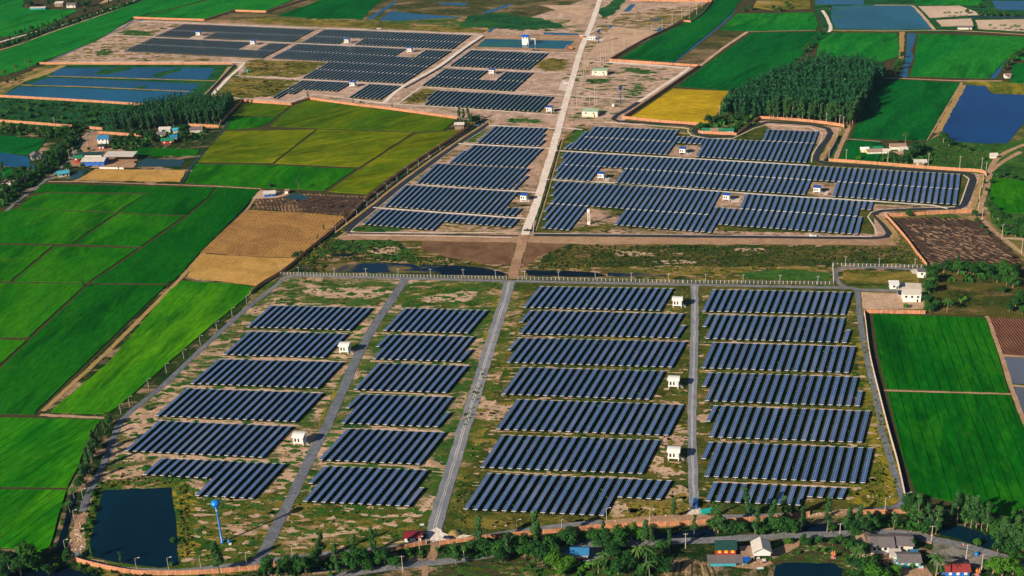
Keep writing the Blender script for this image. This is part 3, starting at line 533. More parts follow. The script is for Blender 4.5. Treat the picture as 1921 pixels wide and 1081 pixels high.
ribbon('road', [(1515, 96), (1530, 80), (1545, 68), (1558, 55), (1552, 35), (1543, 20)], 3.5, 'whiteroad', .3); ribbon('bund', [(1692, 60), (1691, 90), (1690, 120)], 5, 'tan', .6)
sheet('water', [(1702, 62), (1720, 64), (1715, 80), (1709, 95), (1714, 108), (1705, 125), (1702, 146), (1686, 144), (1697, 118), (1700, 95)], 'water_cyan', .6)
sheet('water', [(1897, 111), (1880, 128), (1868, 148), (1858, 148), (1863, 132), (1875, 117)], 'water_cyan', .5); sheet('ground_cover', [(1800, 158), (1820, 150), (1990, 158), (1990, 182), (1866, 177), (1850, 163), (1815, 160)], 'yellowedge', 1.2)
ribbon('road', [(1660, 147), (1700, 148), (1800, 152), (1880, 152)], 3.2, 'bund_tan', .3); ribbon('road', [(1804, 155), (1780, 190), (1755, 235), (1736, 264)], 3.0, 'bund_tan', .3)
sheet('water', [(1808, 160), (1850, 162), (1853, 172), (1866, 177), (1990, 180), (1990, 215), (1921, 232), (1890, 269), (1850, 270), (1790, 266), (1765, 250), (1775, 225)], 'water_deep', .4)
ribbon('ground_cover', [(1808, 160), (1785, 200), (1758, 250)], 5, 'tan', .7)
ribbon('road', [(1960, 262), (1921, 272), (1890, 285), (1870, 298), (1858, 318), (1855, 335), (1847, 365), (1838, 390), (1840, 408), (1855, 425), (1880, 447), (1921, 478), (1960, 505)], 4.0, 'bund_tan', .4)
ribbon('road', [(1858, 322), (1880, 305), (1915, 285)], 4.0, 'bund_tan', .4); ribbon('road', [(1592, 235), (1588, 250), (1577, 275), (1567, 300)], 3.5, 'bund_tan', .3); ribbon('path', [(1588, 261), (1652, 266)], 1.2, 'soil_pale', .1)
ribbon('path', [(1880, 447), (1921, 449), (1960, 450)], 3, 'soil_pale', .3)
sheet('ploughed_field', [(1676, 410), (1760, 408), (1815, 412), (1850, 430), (1885, 460), (1922, 492), (1900, 495), (1740, 493), (1710, 455)], 'clods', .6)
blobs('soil', [(1680, 412), (1840, 416), (1915, 490), (1745, 490)], 'blacksoil', 2.0, 1.35, 2.9, -55); blobs('soil', [(1700, 420), (1840, 430), (1905, 488), (1760, 488)], 'soil', 1.1, .45, 2.9, -55)
# right lower
sheet('field_bunds', [(1622, 588), (1850, 592), (1880, 665), (1925, 800), (1990, 1000), (1900, 1010), (1700, 930)], 'bund')
for p, m in [([(1636, 590), (1849, 597), (1873, 665), (1893, 738), (1662, 731), (1645, 660)], 'rice_line'), ([(1664, 736), (1896, 742), (1921, 800), (1990, 960), (1930, 985), (1850, 960), (1718, 928), (1690, 850)], 'rice_line')]: field(p, m)
sheet('fallow_field', [(1856, 597), (1990, 600), (1990, 672), (1878, 665)], 'brownfield'); sheet('water', [(1881, 670), (1990, 676), (1990, 726), (1900, 720)], 'water_grey'); sheet('water', [(1902, 727), (1990, 732), (1990, 930), (1921, 790)], 'water_grey')
ribbon('bund', [(1851, 594), (1877, 665), (1900, 735), (1940, 850)], 2.6, 'bund_tan', .3); ribbon('bund', [(1877, 667), (1990, 674)], 2, 'bund_tan', .3); ribbon('bund', [(1898, 724), (1990, 730)], 2, 'bund_tan', .3); ribbon('bund', [(1658, 733), (1897, 740)], 1.6, 'bund_tan', .2)
ribbon('water', [(1624, 595), (1640, 680), (1668, 800), (1706, 935)], 2.2, 'water_dark', .2)
sheet('soil', [(1616, 548), (1700, 552), (1735, 560), (1733, 580), (1620, 580)], 'soil_pale', .8); sheet('soil', [(1582, 508), (1700, 510), (1725, 515), (1725, 535), (1690, 532), (1590, 532), (1580, 520)], 'goldgrass', .8)
sheet('yard', [(1680, 530), (1728, 532), (1732, 560), (1684, 556)], 'concrete'); sheet('yard', [(1705, 505), (1735, 505), (1735, 516), (1712, 514)], 'concrete')
# bottom village strip
sheet('terrain', [(460, 1075), (640, 1042), (815, 1022), (960, 1008), (1135, 995), (1340, 985), (1704, 966), (1760, 940), (1990, 1010), (2100, 1300), (300, 1300)], 'villageg', 1)
sheet('ground_cover', [(960, 1062), (1040, 1068), (1140, 1081), (1000, 1130), (820, 1100), (860, 1064)], 'plant_s', 1); sheet('ground_cover', [(1440, 1030), (1560, 1020), (1610, 1050), (1600, 1081), (1580, 1060), (1450, 1055), (1440, 1045)], 'plant_s', 1)
for q_ in ([(1480, 1030), (1540, 1022), (1560, 1040), (1500, 1045)], [(1595, 1015), (1690, 1025), (1700, 1081), (1600, 1081)], [(1640, 1000), (1740, 1000), (1760, 1020), (1700, 1020)]): blobs('soil', q_, 'soil_pale', 1.6, 1.0, 2.0)
for q_ in ([(1130, 1040), (1250, 1030), (1240, 1090), (1100, 1090)], [(820, 1040), (1000, 1020), (1060, 1060), (960, 1090), (800, 1090)], [(1440, 1020), (1600, 1010), (1620, 1060), (1580, 1060), (1450, 1056)]): blobs('ground_cover', q_, 'veg', 2.2, .8, 2.0); blobs('ground_cover', q_, 'bund', 1.8, .7, 2.0)
sheet('terrain', [(1250, 1060), (1290, 1030), (1330, 1050), (1440, 1062), (1450, 1110), (1230, 1110)], 'villageg', 1)
for i_ in range(9): ribbon('furrow', [(1262 + i_ * 9, 1052 + i_ * 1.2), (1245 + i_ * 13, 1095)], .9, 'tan' if i_ % 3 == 0 else 'bund', .25)
sheet('water', [(1100, 1000), (1180, 1005), (1340, 992), (1342, 1008), (1262, 1013), (1190, 1016), (1100, 1012)], 'water_dark', .6); sheet('water', [(1500, 985), (1600, 980), (1612, 998), (1500, 1002)], 'water_dark', .5)
sheet('water', [(1767, 991), (1800, 987), (1862, 1006), (1866, 1026), (1850, 1030), (1800, 1012), (1762, 1003)], 'water_near', .4); sheet('water', [(1455, 1063), (1470, 1057), (1565, 1057), (1580, 1071), (1576, 1130), (1440, 1130)], 'water_near', .5)
sheet('water', [(-60, 1032), (0, 1036), (60, 1050), (120, 1064), (200, 1085), (330, 1110), (300, 1160), (-60, 1160)], 'water_dark', .8)
sheet('water', [(520, 1062), (640, 1058), (740, 1046), (740, 1056), (600, 1074), (500, 1078)], 'water_dark', .6)
sheet('yard', [(1104, 1020), (1125, 1020), (1128, 1046), (1112, 1056), (1085, 1050), (1103, 1044)], 'tar', .2); sheet('yard', [(1345, 1045), (1400, 1050), (1440, 1050), (1450, 1058), (1420, 1068), (1340, 1062)], 'soil', .5)
sheet('yard', [(1750, 1015), (1800, 1030), (1860, 1045), (1830, 1081), (1760, 1070), (1745, 1045)], 'yardm', 1.2, 3); sheet('yard', [(1440, 1035), (1480, 1020), (1500, 1015), (1500, 1025), (1450, 1050)], 'soil', .5); sheet('yard', [(1680, 1035), (1730, 1055), (1750, 1081), (1690, 1085), (1660, 1050)], 'soil', .5)
# near pond (sits in a raised grassy rim)
sheet('water', [(194, 920), (322, 915), (326, 950), (331, 986), (335, 1061), (300, 1066), (225, 1057), (162, 1043), (165, 1026), (180, 971)], 'water_near', .4)
# ------------------------------------------------------------------ roads
ribbon('road', [(480, 566), (520, 535), (545, 519), (650, 520.5), (765, 523), (955, 528), (1303, 535), (1500, 539), (1592, 541), (1612, 544), (1700, 547)], 3.6, 'tar', .15)
ribbon('road', [(1592, 541), (1574, 532), (1568, 518), (1570, 508), (1584, 503), (1650, 503), (1712, 506)], 3.0, 'tar', .1)
ribbon('road', [(500, 551), (480, 565), (420, 617), (370, 663), (300, 729), (250, 769), (225, 795), (210, 830), (190, 880), (165, 930), (155, 960)], 3.6, 'gravel2', .2)
ribbon('road', [(140, 1036), (150, 1050), (172, 1057), (200, 1063), (250, 1070), (330, 1072), (400, 1065), (470, 1057), (520, 1050), (640, 1037), (720, 1030), (780, 1020), (820, 1012), (890, 1010), (960, 999), (1060, 986), (1130, 979)], 3.2, 'tar', .15)
ribbon('road', [(1350, 970), (1440, 968), (1500, 965)], 3.0, 'tar', .15)
ribbon('road', [(760, 524), (735, 563), (705, 607), (677, 657), (652, 712), (620, 785), (607, 811), (580, 863), (550, 928), (517, 993), (490, 1043), (478, 1056)], 5.6, 'gravel2', .35)
ribbon('road', [(956, 529), (948, 560), (922, 640), (898, 720), (872, 800), (848, 880), (826, 950), (815, 1000), (812, 1014)], 7.0, 'gravel', .35)
ribbon('road', [(1303, 536), (1303, 600), (1301, 700), (1298, 800), (1300, 880), (1302, 950)], 4.8, 'gravel', .3)
ribbon('road', [(1608, 544), (1612, 590), (1619, 635), (1628, 680), (1643, 745), (1655, 810), (1667, 850), (1680, 895), (1690, 925), (1692, 942), (1678, 953), (1640, 957), (1605, 958)], 3.4, 'gravel2', .25)
ribbon('road', [(600, 1092), (640, 1081), (700, 1070), (760, 1062), (860, 1051), (960, 1035), (1080, 1022), (1185, 1020), (1262, 1016.5), (1340, 1014), (1440, 1007), (1540, 1004), (1615, 1001), (1660, 1000), (1700, 1002), (1748, 1012), (1808, 1025), (1865, 1041), (1921, 1058), (1990, 1080)], 4.6, 'tar', .12)
ribbon('road', [(814, 1012), (816, 1030), (808, 1052)], 4.0, 'soil', .3); ribbon('road', [(798, 1062), (797, 1090)], 2.6, 'soil', .3); ribbon('road', [(962, 524), (967, 500), (976, 470), (984, 440)], 6.5, 'soil', .5)
sheet('soil', [(800, 1000), (820, 990), (830, 1000), (850, 1005), (890, 1004), (870, 1012), (810, 1018), (805, 1010)], 'whiteroad', .6, 2)
sheet('soil', [(1130, 978), (1200, 970), (1290, 965), (1300, 948), (1312, 950), (1320, 965), (1340, 970), (1335, 980), (1272, 983), (1180, 984), (1135, 986)], 'soil', .6, 3); sheet('soil', [(1290, 955), (1312, 950), (1312, 965), (1288, 966)], 'whiteroad', .6, 2)
sheet('soil', [(1505, 965), (1600, 955), (1620, 958), (1608, 966), (1520, 972)], 'soil', .7, 3)
ribbon('road', [(985, 441), (992, 420), (1003, 392), (1022, 330), (1040, 270), (1062, 190), (1088, 100), (1097, 76), (1110, 45), (1122, 10), (1132, -25)], 6.0, 'whiteroad', .3)
RING1 = [(905, 229), (912, 233), (900, 244), (848, 277), (750, 350), (690, 400), (660, 424), (650, 435)]
ribbon('road', RING1, 5.5, 'asphalt', sm=False); ribbon('road', [(650, 437), (700, 438.5), (820, 440), (972, 443)], 2.0, 'asphalt'); ribbon('road', [(1002, 441), (1200, 443), (1440, 445.5), (1640, 447.5), (1662, 445), (1668, 438), (1660, 425), (1645, 408), (1642, 400), (1655, 396), (1720, 393), (1795, 391.5)], 4.2, 'asphalt', sm=False)
ribbon('road', [(1795, 391.5), (1808, 385), (1815, 370), (1826, 338), (1822, 328), (1810, 325), (1700, 318), (1560, 308.5), (1538, 305), (1530, 298), (1537, 282), (1552, 262), (1558, 250), (1552, 241), (1520, 234), (1440, 229.5), (1412, 236), (1370, 255), (1330, 257), (1308, 252), (1302, 246), (1306, 240), (1285, 235), (1160, 228), (1150, 224), (1158, 216), (1180, 204), (1198, 192)], 4.8, 'asphalt', sm=False)
ribbon('road', [(1198, 192), (1240, 164), (1290, 130), (1275, 127), (1200, 121), (1143, 117)], 4.0, 'whiteroad', .2)
for pts, off in ((RING1, 3.2),): ribbon('kerb', offs(smooth(W(pts)), off), .5, 'concrete', z=.2, h=.18, world=True, sm=False)
KB = [[(654, 433), (668, 436.5), (820, 437.5), (950, 436)], [(1003, 400), (1000, 438), (1200, 440.5), (1440, 443), (1636, 444), (1646, 440), (1640, 425), (1628, 407), (1634, 399), (1650, 393.5), (1720, 391), (1798, 388), (1802, 382), (1818, 336), (1808, 329)],
      [(1522, 305), (1524, 290), (1541, 263), (1543, 251), (1520, 239), (1440, 234), (1415, 241), (1375, 260), (1330, 260.5), (1296, 254), (1290, 246), (1292, 242), (1280, 240), (1160, 231), (1133, 229)], [(652, 441), (820, 443), (960, 446)]]
for k in KB: ribbon('kerb', k, .9, 'concrete', sm=False, h=.2)
ribbon('bund', [(628, 437), (700, 383), (750, 343), (840, 278), (920, 226)], 2.4, 'tan', .2, h=0); ribbon('water', [(622, 436), (695, 381), (745, 342), (836, 276), (914, 224)], 2.0, 'water_dark', .1)
ribbon('bund', [(1824, 395), (1840, 345), (1843, 332)], 3.6, 'tan', .3); ribbon('bund', [(1646, 404), (1668, 425), (1680, 443), (1670, 448)], 3.5, 'tan', .2); ribbon('bund', [(1541, 302), (1550, 285), (1566, 258), (1572, 246)], 3.0, 'tan', .2)
ribbon('water', [(1549, 303), (1560, 285), (1576, 255)], 2.5, 'water_dark', .2); ribbon('water', [(1663, 410), (1690, 437), (1728, 485)], 2.0, 'water_dark', .2)
for pts in ([(1042, 283), (1366, 302), (1520, 311)], [(1023, 337), (1150, 344), (1366, 361), (1480, 369), (1560, 373), (1667, 380), (1751, 386), (1778, 392)], [(860, 270), (1031, 279)], [(780, 346), (1010, 362)], [(917, 236), (1041, 242)], [(700, 390), (990, 411)], [(1052, 240), (1092, 244)],
            [(200, 66), (400, 73), (545, 81), (860, 94)], [(265, 40), (480, 49), (700, 57), (880, 64), (905, 67)], [(819, 125.5), (940, 132), (1062, 138)], [(789, 163.6), (920, 171), (1062, 180)], [(789, 164), (745, 196)], [(630, 182), (712, 194), (830, 201), (1049, 217)],
            [(442, 142), (567, 149), (656, 154), (759, 160)], [(395, 178), (457, 186), (545, 192), (579, 179), (605, 179), (720, 194)], [(885, 93), (1090, 100)], [(1092, 114), (1282, 130)], [(1080, 145), (1137, 142)], [(1070, 180), (1191, 187)], [(1065, 202), (1110, 204)], [(1128, 52), (1100, 66)]):
    ribbon('path', pts, 2.1 if pts[0][1] > 210 else 1.7, 'whiteroad', .3, sm=False, step=4)
ribbon('road', [(905, 67), (868, 92), (820, 127), (755, 163), (720, 194)], 4.6, 'whiteroad', .2); ribbon('water', [(909, 69), (872, 94), (824, 129), (759, 166)], 2.4, 'water_dark', .15)
ribbon('road', [(88, 118), (200, 66), (232, 52), (250, 40), (268, 39)], 4.5, 'gravel2', .15); ribbon('water', [(78, 118), (190, 64), (222, 49), (246, 36)], 3.6, 'water_dark', .15)
ribbon('road', [(110, 117.5), (440, 117.5), (458, 118.5), (450, 128), (432, 143), (398, 179)], 4.0, 'whiteroad', .2, sm=False); ribbon('water', [(441, 122), (415, 150), (388, 178)], 3.0, 'water_dark', .1)
for c_ in ((983, 376, 18, 8), (1290, 288, 10, 5), (1137, 337, 8, 8), (1548, 362, 8, 9), (1378, 376, 14, 8)):
    x, y, a, b = c_; sheet('yard', [(x - a / 2, y + b / 2), (x + a / 2, y + b / 2), (x + a / 2 + 4, y - b / 2), (x - a / 2 + 4, y - b / 2)], 'concrete', .2)
sheet('yard', [(1098, 76), (1102, 70), (1135, 74), (1130, 78)], 'concrete')
ribbon('soil', [(1056, 262), (1037, 330), (1018, 395), (1005, 434)], 1.0, 'tan', .2)
ribbon('water', [(1053, 262), (1034, 330), (1015, 395), (1002, 436)], 1.0, 'water_dark', .1)
# ------------------------------------------------------------------ white kerb-like drains of the far plant are the paths above
BLOCKS=[
('A',1,15,462.5,613.3,650.4,618.6,508.3,573.0,691.9,577.2,0,1,0,14),
('A',2,14,419.2,664.9,600.4,670.3,468.3,621.3,645.7,625.8,0,1,0,13),
('A',3,17,357.5,719.4,589.4,727.4,410.0,673.8,636.5,678.6,0,1,0,16),
('A',4,18,291.5,779.9,547.1,790.4,349.8,728.5,598.5,737.3,0,1,0,17),
('A',5,17,234.5,845.5,484.6,857.4,298.0,789.6,540.6,799.8,0,1,0,16),
('A',6,8,268.6,890.1,380.8,896.2,303.1,859.7,413.7,864.5,0,1,0,7),
('A',6,7,366.6,929.1,466.7,934.4,430.0,865.8,527.4,870.2,0,1,0,6),
('B',1,12,719.3,620.0,871.1,624.5,759.2,578.1,907.6,582.4,0,1,0,11),
('B',2,1,705.4,650.0,705.4,650.0,727.7,628.1,727.7,628.1,0,1,0,0),
('B',2,11,699.1,673.1,843.9,677.4,741.4,628.1,882.3,631.8,0,1,0,10),
('B',2,1,858.4,677.8,858.4,677.8,879.5,655.3,879.5,655.3,0,1,0,0),
('B',3,12,664.0,730.2,829.3,735.9,709.6,681.5,871.1,686.2,0,1,0,11),
('B',4,1,648.9,765.1,648.9,765.1,674.9,739.6,674.9,739.6,0,1,0,0),
('B',4,11,640.2,793.4,797.7,799.8,689.4,740.0,841.9,744.9,0,1,0,10),
('B',4,1,813.6,800.2,813.6,800.2,837.7,773.2,837.7,773.2,0,1,0,0),
('B',5,12,597.7,862.3,779.6,870.2,651.5,804.5,827.0,810.9,0,1,0,11),
('B',6,1,579.1,906.2,579.1,906.2,609.4,874.7,609.4,874.7,0,1,0,0),
('B',6,11,568.7,940.0,741.9,948.1,625.5,875.1,794.0,881.9,0,1,0,10),
('B',6,1,759.4,948.5,759.4,948.5,787.2,915.1,787.2,915.1,0,1,0,0),
('C',1,19,981.1,576.5,1231.4,581.9,1013.1,537.5,1256.1,541.3,0,1,0,18),
('C',2,1,974.7,604.2,974.7,604.2,993.7,582.6,993.7,582.6,0,1,0,0),
('C',2,20,973.5,625.8,1248.6,633.1,1008.2,582.6,1274.7,588.8,0,1,0,19),
('C',2,1,1263.5,633.5,1263.5,633.5,1279.3,610.5,1279.3,610.5,0,1,0,0),
('C',3,1,952.2,656.1,952.2,656.1,971.6,634.3,971.6,634.3,0,1,0,0),
('C',3,21,950.6,679.4,1252.6,688.3,986.4,634.3,1279.3,640.8,0,1,0,20),
('C',4,18,941.3,739.0,1209.4,748.7,978.5,688.9,1238.3,696.2,0,1,0,17),
('C',5,20,931.0,804.8,1245.2,816.0,969.9,749.2,1274.1,759.2,0,1,0,19),
('C',6,18,901.5,876.3,1196.2,887.7,940.6,816.3,1228.3,825.4,0,1,0,17),
('C',7,15,869.8,954.6,1124.1,966.3,914.5,888.0,1161.2,897.6,0,1,0,14),
('C',7,5,1158.9,931.9,1230.6,935.8,1178.8,898.5,1251.0,901.7,0,1,0,4),
('D',1,19,1317.1,583.6,1577.3,589.6,1336.9,543.2,1590.0,548.5,0,1,0,18),
('D',2,1,1318.1,612.5,1318.1,612.5,1329.7,590.6,1329.7,590.6,0,1,0,0),
('D',2,17,1323.3,634.9,1565.1,641.7,1343.7,590.8,1577.7,596.4,0,1,0,16),
('D',2,1,1580.2,642.6,1580.2,642.6,1588.0,619.3,1588.0,619.3,0,1,0,0),
('D',3,18,1316.1,690.0,1583.6,698.4,1337.5,642.6,1596.6,650.0,0,1,0,17),
('D',4,1,1317.1,724.6,1317.1,724.6,1329.1,699.0,1329.1,699.0,0,1,0,0),
('D',4,17,1322.4,751.6,1586.9,760.4,1345.6,699.4,1601.0,707.1,0,1,0,16),
('D',4,1,1603.8,761.0,1603.8,761.0,1610.2,733.9,1610.2,733.9,0,1,0,0),
('D',5,1,1324.4,789.9,1324.4,789.9,1338.7,761.4,1338.7,761.4,0,1,0,0),
('D',5,17,1330.5,819.4,1608.3,829.1,1353.9,762.0,1623.6,771.1,0,1,0,16),
('D',6,1,1315.7,860.1,1315.7,860.1,1329.9,829.5,1329.9,829.5,0,1,0,0),
('D',6,17,1321.4,893.2,1613.6,905.2,1347.4,829.9,1628.7,840.5,0,1,0,16),
('D',7,10,1323.4,939.4,1492.3,947.2,1338.3,904.8,1504.5,912.2,0,1,0,9),
('D',7,4,1514.7,931.3,1571.1,934.3,1522.2,913.0,1579.4,915.0,0,1,0,3),
('E',5,13,680.3,421.0,807.7,430.9,712.7,392.5,838.7,401.3,0,1,0,12),
('E',5,12,834.3,415.9,953.5,425.8,849.0,401.8,968.0,410.3,0,1,0,11),
('E',4,21,718.7,386.9,927.7,402.4,761.4,347.1,967.0,360.1,0,1,0,20),
('E',4,3,938.4,403.3,959.5,405.0,951.1,389.1,974.5,390.6,0,1,0,2),
('E',3,18,780.0,343.3,949.6,354.9,819.1,306.6,987.9,316.3,0,1,0,17),
('E',3,1,960.4,355.4,960.4,355.4,986.6,329.6,986.6,329.6,0,1,0,0),
('E',2,1,841.6,305.5,841.6,305.5,870.0,282.1,870.0,282.1,0,1,0,0),
('E',2,14,850.8,305.8,978.2,314.1,888.3,272.1,1013.2,278.6,0,1,0,13),
('E',1,11,893.8,267.8,987.7,272.8,928.3,236.7,1021.2,240.3,0,1,0,10),
('E',1,1,997.1,273.3,997.1,273.3,1019.0,251.3,1019.0,251.3,0,1,0,0),
('E',1,1,1006.6,273.5,1006.6,273.5,1019.0,262.5,1019.0,262.5,0,1,0,0),
('F',1,17,1076.5,279.7,1234.5,289.3,1096.6,257.8,1251.8,266.6,0,1,0,16),
('F',1,17,1098.1,256.5,1253.1,264.9,1114.9,237.2,1268.2,243.7,0,1,0,16),
('F',1,1,1066.6,279.3,1066.6,279.3,1096.6,247.5,1096.6,247.5,0,1,0,0),
('F',1,1,1244.8,289.8,1244.8,289.8,1269.6,256.3,1269.6,256.3,0,1,0,0),
('F',1,1,1056.9,279.3,1056.9,279.3,1069.6,268.5,1069.6,268.5,0,1,0,0),
('F',1,5,1270.9,267.7,1309.9,270.0,1279.5,256.3,1318.8,258.7,0,1,0,4),
('F',1,20,1305.4,293.9,1506.1,305.0,1325.7,259.8,1520.7,269.1,0,1,0,19),
('F',1,10,1430.0,263.7,1521.7,268.5,1439.1,242.8,1530.0,246.3,0,1,0,9),
('F',2,68,1060.2,309.0,1792.1,354.5,1081.2,286.5,1794.9,327.2,0,1,0,67),
('F',2,7,1038.1,334.6,1100.9,338.8,1059.7,309.7,1120.9,312.7,0,1,0,6),
('F',2,33,1153.4,342.7,1503.7,364.8,1172.1,317.2,1515.7,338.0,0,1,0,32),
('F',2,20,1561.3,368.6,1787.1,383.6,1570.0,341.6,1791.2,355.0,0,1,0,19),
('F',2,1,1051.6,296.2,1051.6,296.2,1062.5,285.3,1062.5,285.3,0,1,0,0),
('F',2,1,1040.9,320.6,1040.9,320.6,1070.9,286.5,1070.9,286.5,0,1,0,0),
('F',3,27,1032.8,381.5,1322.3,402.2,1067.8,341.6,1345.8,359.4,0,1,0,26),
('F',3,1,1034.7,352.5,1034.7,352.5,1045.9,340.7,1045.9,340.7,0,1,0,0),
('F',3,1,1033.2,366.9,1033.2,366.9,1057.2,341.2,1057.2,341.2,0,1,0,0),
('F',3,1,1019.3,396.5,1019.3,396.5,1031.9,382.5,1031.9,382.5,0,1,0,0),
('F',3,1,1018.2,411.5,1018.2,411.5,1043.1,383.4,1043.1,383.4,0,1,0,0),
('F',3,5,1017.2,427.8,1061.3,431.8,1053.4,384.3,1096.5,387.2,0,1,0,4),
('F',3,14,1152.2,421.8,1303.6,434.0,1173.9,393.2,1320.8,403.1,0,1,0,13),
('F',3,2,1315.2,434.9,1327.6,435.9,1341.5,389.0,1353.3,390.0,0,1,0,1),
('F',3,2,1347.8,420.7,1359.1,421.7,1363.5,391.1,1375.0,392.0,0,1,0,1),
('F',3,19,1371.3,422.8,1590.2,438.5,1387.0,392.4,1600.0,406.3,0,1,0,18),
('F',3,19,1387.6,391.3,1601.1,405.4,1398.9,364.1,1609.1,377.6,0,1,0,18),
('F',3,1,1602.8,439.1,1602.8,439.1,1610.9,407.6,1610.9,407.6,0,1,0,0),
('F',3,2,1615.2,392.4,1627.2,393.5,1620.7,377.6,1632.2,378.5,0,1,0,1),
('G',1,42,290.1,67.5,544.2,77.9,343.7,44.2,587.4,54.8,0.48,1,0,41),
('G',1,42,290.1,67.5,544.2,77.9,343.7,44.2,587.4,54.8,0,0.46,0,10),
('G',1,42,290.1,67.5,544.2,77.9,343.7,44.2,587.4,54.8,0,0.46,15,41),
('G',2,41,231.8,95.2,488.5,108.2,286.4,70.2,539.5,81.9,0,0.48,0,40),
('G',2,41,231.8,95.2,488.5,108.2,286.4,70.2,539.5,81.9,0.5,1,0,29),
('G',2,41,231.8,95.2,488.5,108.2,286.4,70.2,539.5,81.9,0.5,1,35,40),
('G',3,42,565.5,79.1,844.2,91.6,610.1,54.4,879.9,65.4,0,0.45,0,10),
('G',3,42,565.5,79.1,844.2,91.6,610.1,54.4,879.9,65.4,0,0.45,15,41),
('G',3,42,565.5,79.1,844.2,91.6,610.1,54.4,879.9,65.4,0.47,1,0,41),
('G',4,42,508.8,108.6,799.4,124.3,559.3,81.9,842.9,95.1,0,0.5,0,41),
('G',4,42,508.8,108.6,799.4,124.3,559.3,81.9,842.9,95.1,0.52,1,0,29),
('G',4,42,508.8,108.6,799.4,124.3,559.3,81.9,842.9,95.1,0.52,1,35,41),
('G',5,26,566.6,145.8,752.9,155.5,619.2,114.6,799.4,124.3,0,0.49,0,25),
('G',5,26,566.6,145.8,752.9,155.5,619.2,114.6,799.4,124.3,0.51,0.97,0,25),
('G',6,2,510.4,182.6,518.2,183.3,567.7,150,575,150.4,0,0.49,0,1),
('G',6,2,510.4,182.6,518.2,183.3,567.7,150,575,150.4,0.51,1,0,1),
('G',6,2,540.3,174.5,547.7,175.3,582.5,150.8,589.8,151.2,0,1,0,1),
('G',6,9,569.5,167.5,629.3,170.4,597.2,151.6,656.2,154.4,0,1,0,8),
('G',7,8,654.7,181.7,709.7,185.4,693.9,157.1,748.4,160.5,0,1,0,7),
('G',8,20,843.8,122.7,988.6,129.7,884.3,93.4,1024.7,99.5,0,0.49,0,19),
('G',8,20,843.8,122.7,988.6,129.7,884.3,93.4,1024.7,99.5,0.51,1,0,19),
('G',9,22,791.5,159.8,957.9,170,835.5,128.6,996,136,0,0.49,0,21),
('G',9,22,791.5,159.8,957.9,170,835.5,128.6,996,136,0.51,1,0,10),
('G',9,22,791.5,159.8,957.9,170,835.5,128.6,996,136,0.51,1,15,21),
('G',10,26,795.6,196,1006.2,209,828,169.6,1034.9,180.8,0,1,0,25),
('G',10,1,799.3,186.3,799.3,186.3,819.7,169.1,819.7,169.1,0,1,0,0)]
# ------------------------------------------------------------------ solar tables
def table_rec():
    out = []
    for (s, r, n, blx, bly, brx, bry, tlx, tly, trx, try_, f0, f1, i0, i1) in BLOCKS:
        zl = 1.25 if s in 'ABCD' else .85; wd = {'E': 2.15, 'F': 2.4, 'G': 1.42}.get(s, 2.28)
        bl, br, tl, tr = P(blx, bly, zl), P(brx, bry, zl), P(tlx, tly, zl), P(trx, try_, zl)
        for i in range(i0, i1 + 1):
            t = i / (n - 1) if n > 1 else 0; b = bl.lerp(br, t); q = tl.lerp(tr, t); v = q - b
            p0 = b + v * f0; p1 = b + v * f1; mid = (p0 + p1) / 2
            out.append([s, r, p0, (p1 - p0).normalized(), (p1 - p0).length, wd, zl, (p1 - p0).length / (mid.length_squared + CH * CH)])
    return out
TB = table_rec()
TILT = math.tan(R_(9))
def panel_part(mb, w_, L, z, y0=0, x0=0, m=0, T=None):
    T = T or (lambda x, y, z: (x, y, z)); a = z; b = z + w_ * TILT
    q = [T(0, y0, a), T(w_, y0, b), T(w_, y0 + L, b), T(0, y0 + L, a)]; t = .05
    mb.face(q, m, [(0, 0), (1, 0), (1, L), (0, L)])
    lo = [(p[0], p[1], p[2] - t) for p in q]; n = len(mb.v); mb.v += q + lo
    mb.idx(n, [(0, 4, 5, 1), (1, 5, 6, 2), (2, 6, 7, 3), (3, 7, 4, 0), (7, 6, 5, 4)], m + 1)
CACHE = {}
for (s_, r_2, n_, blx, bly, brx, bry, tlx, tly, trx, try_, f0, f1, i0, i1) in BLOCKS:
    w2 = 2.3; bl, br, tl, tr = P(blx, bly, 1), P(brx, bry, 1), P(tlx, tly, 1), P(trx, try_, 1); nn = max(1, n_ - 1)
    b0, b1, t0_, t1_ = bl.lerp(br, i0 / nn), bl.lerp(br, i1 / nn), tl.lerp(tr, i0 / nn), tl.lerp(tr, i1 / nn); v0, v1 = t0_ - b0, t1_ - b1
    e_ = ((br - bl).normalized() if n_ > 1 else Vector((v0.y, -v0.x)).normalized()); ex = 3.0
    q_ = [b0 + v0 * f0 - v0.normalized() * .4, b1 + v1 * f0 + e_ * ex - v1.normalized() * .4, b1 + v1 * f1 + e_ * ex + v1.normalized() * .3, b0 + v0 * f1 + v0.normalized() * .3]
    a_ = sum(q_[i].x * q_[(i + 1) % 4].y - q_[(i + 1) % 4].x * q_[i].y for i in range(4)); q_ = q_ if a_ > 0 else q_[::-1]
    q_ = jag(q_, 3.0, .35); g_ = MB(); z_ = nz(q_); g_.face([(p.x, p.y, z_) for p in q_]); tag(g_.build('ground_cover', M['underrow_shade' if s_ in 'ABCDEFG' else 'veg']), kind='structure')  # dark weed sheet under each block, coloured to deepen the shaded gaps
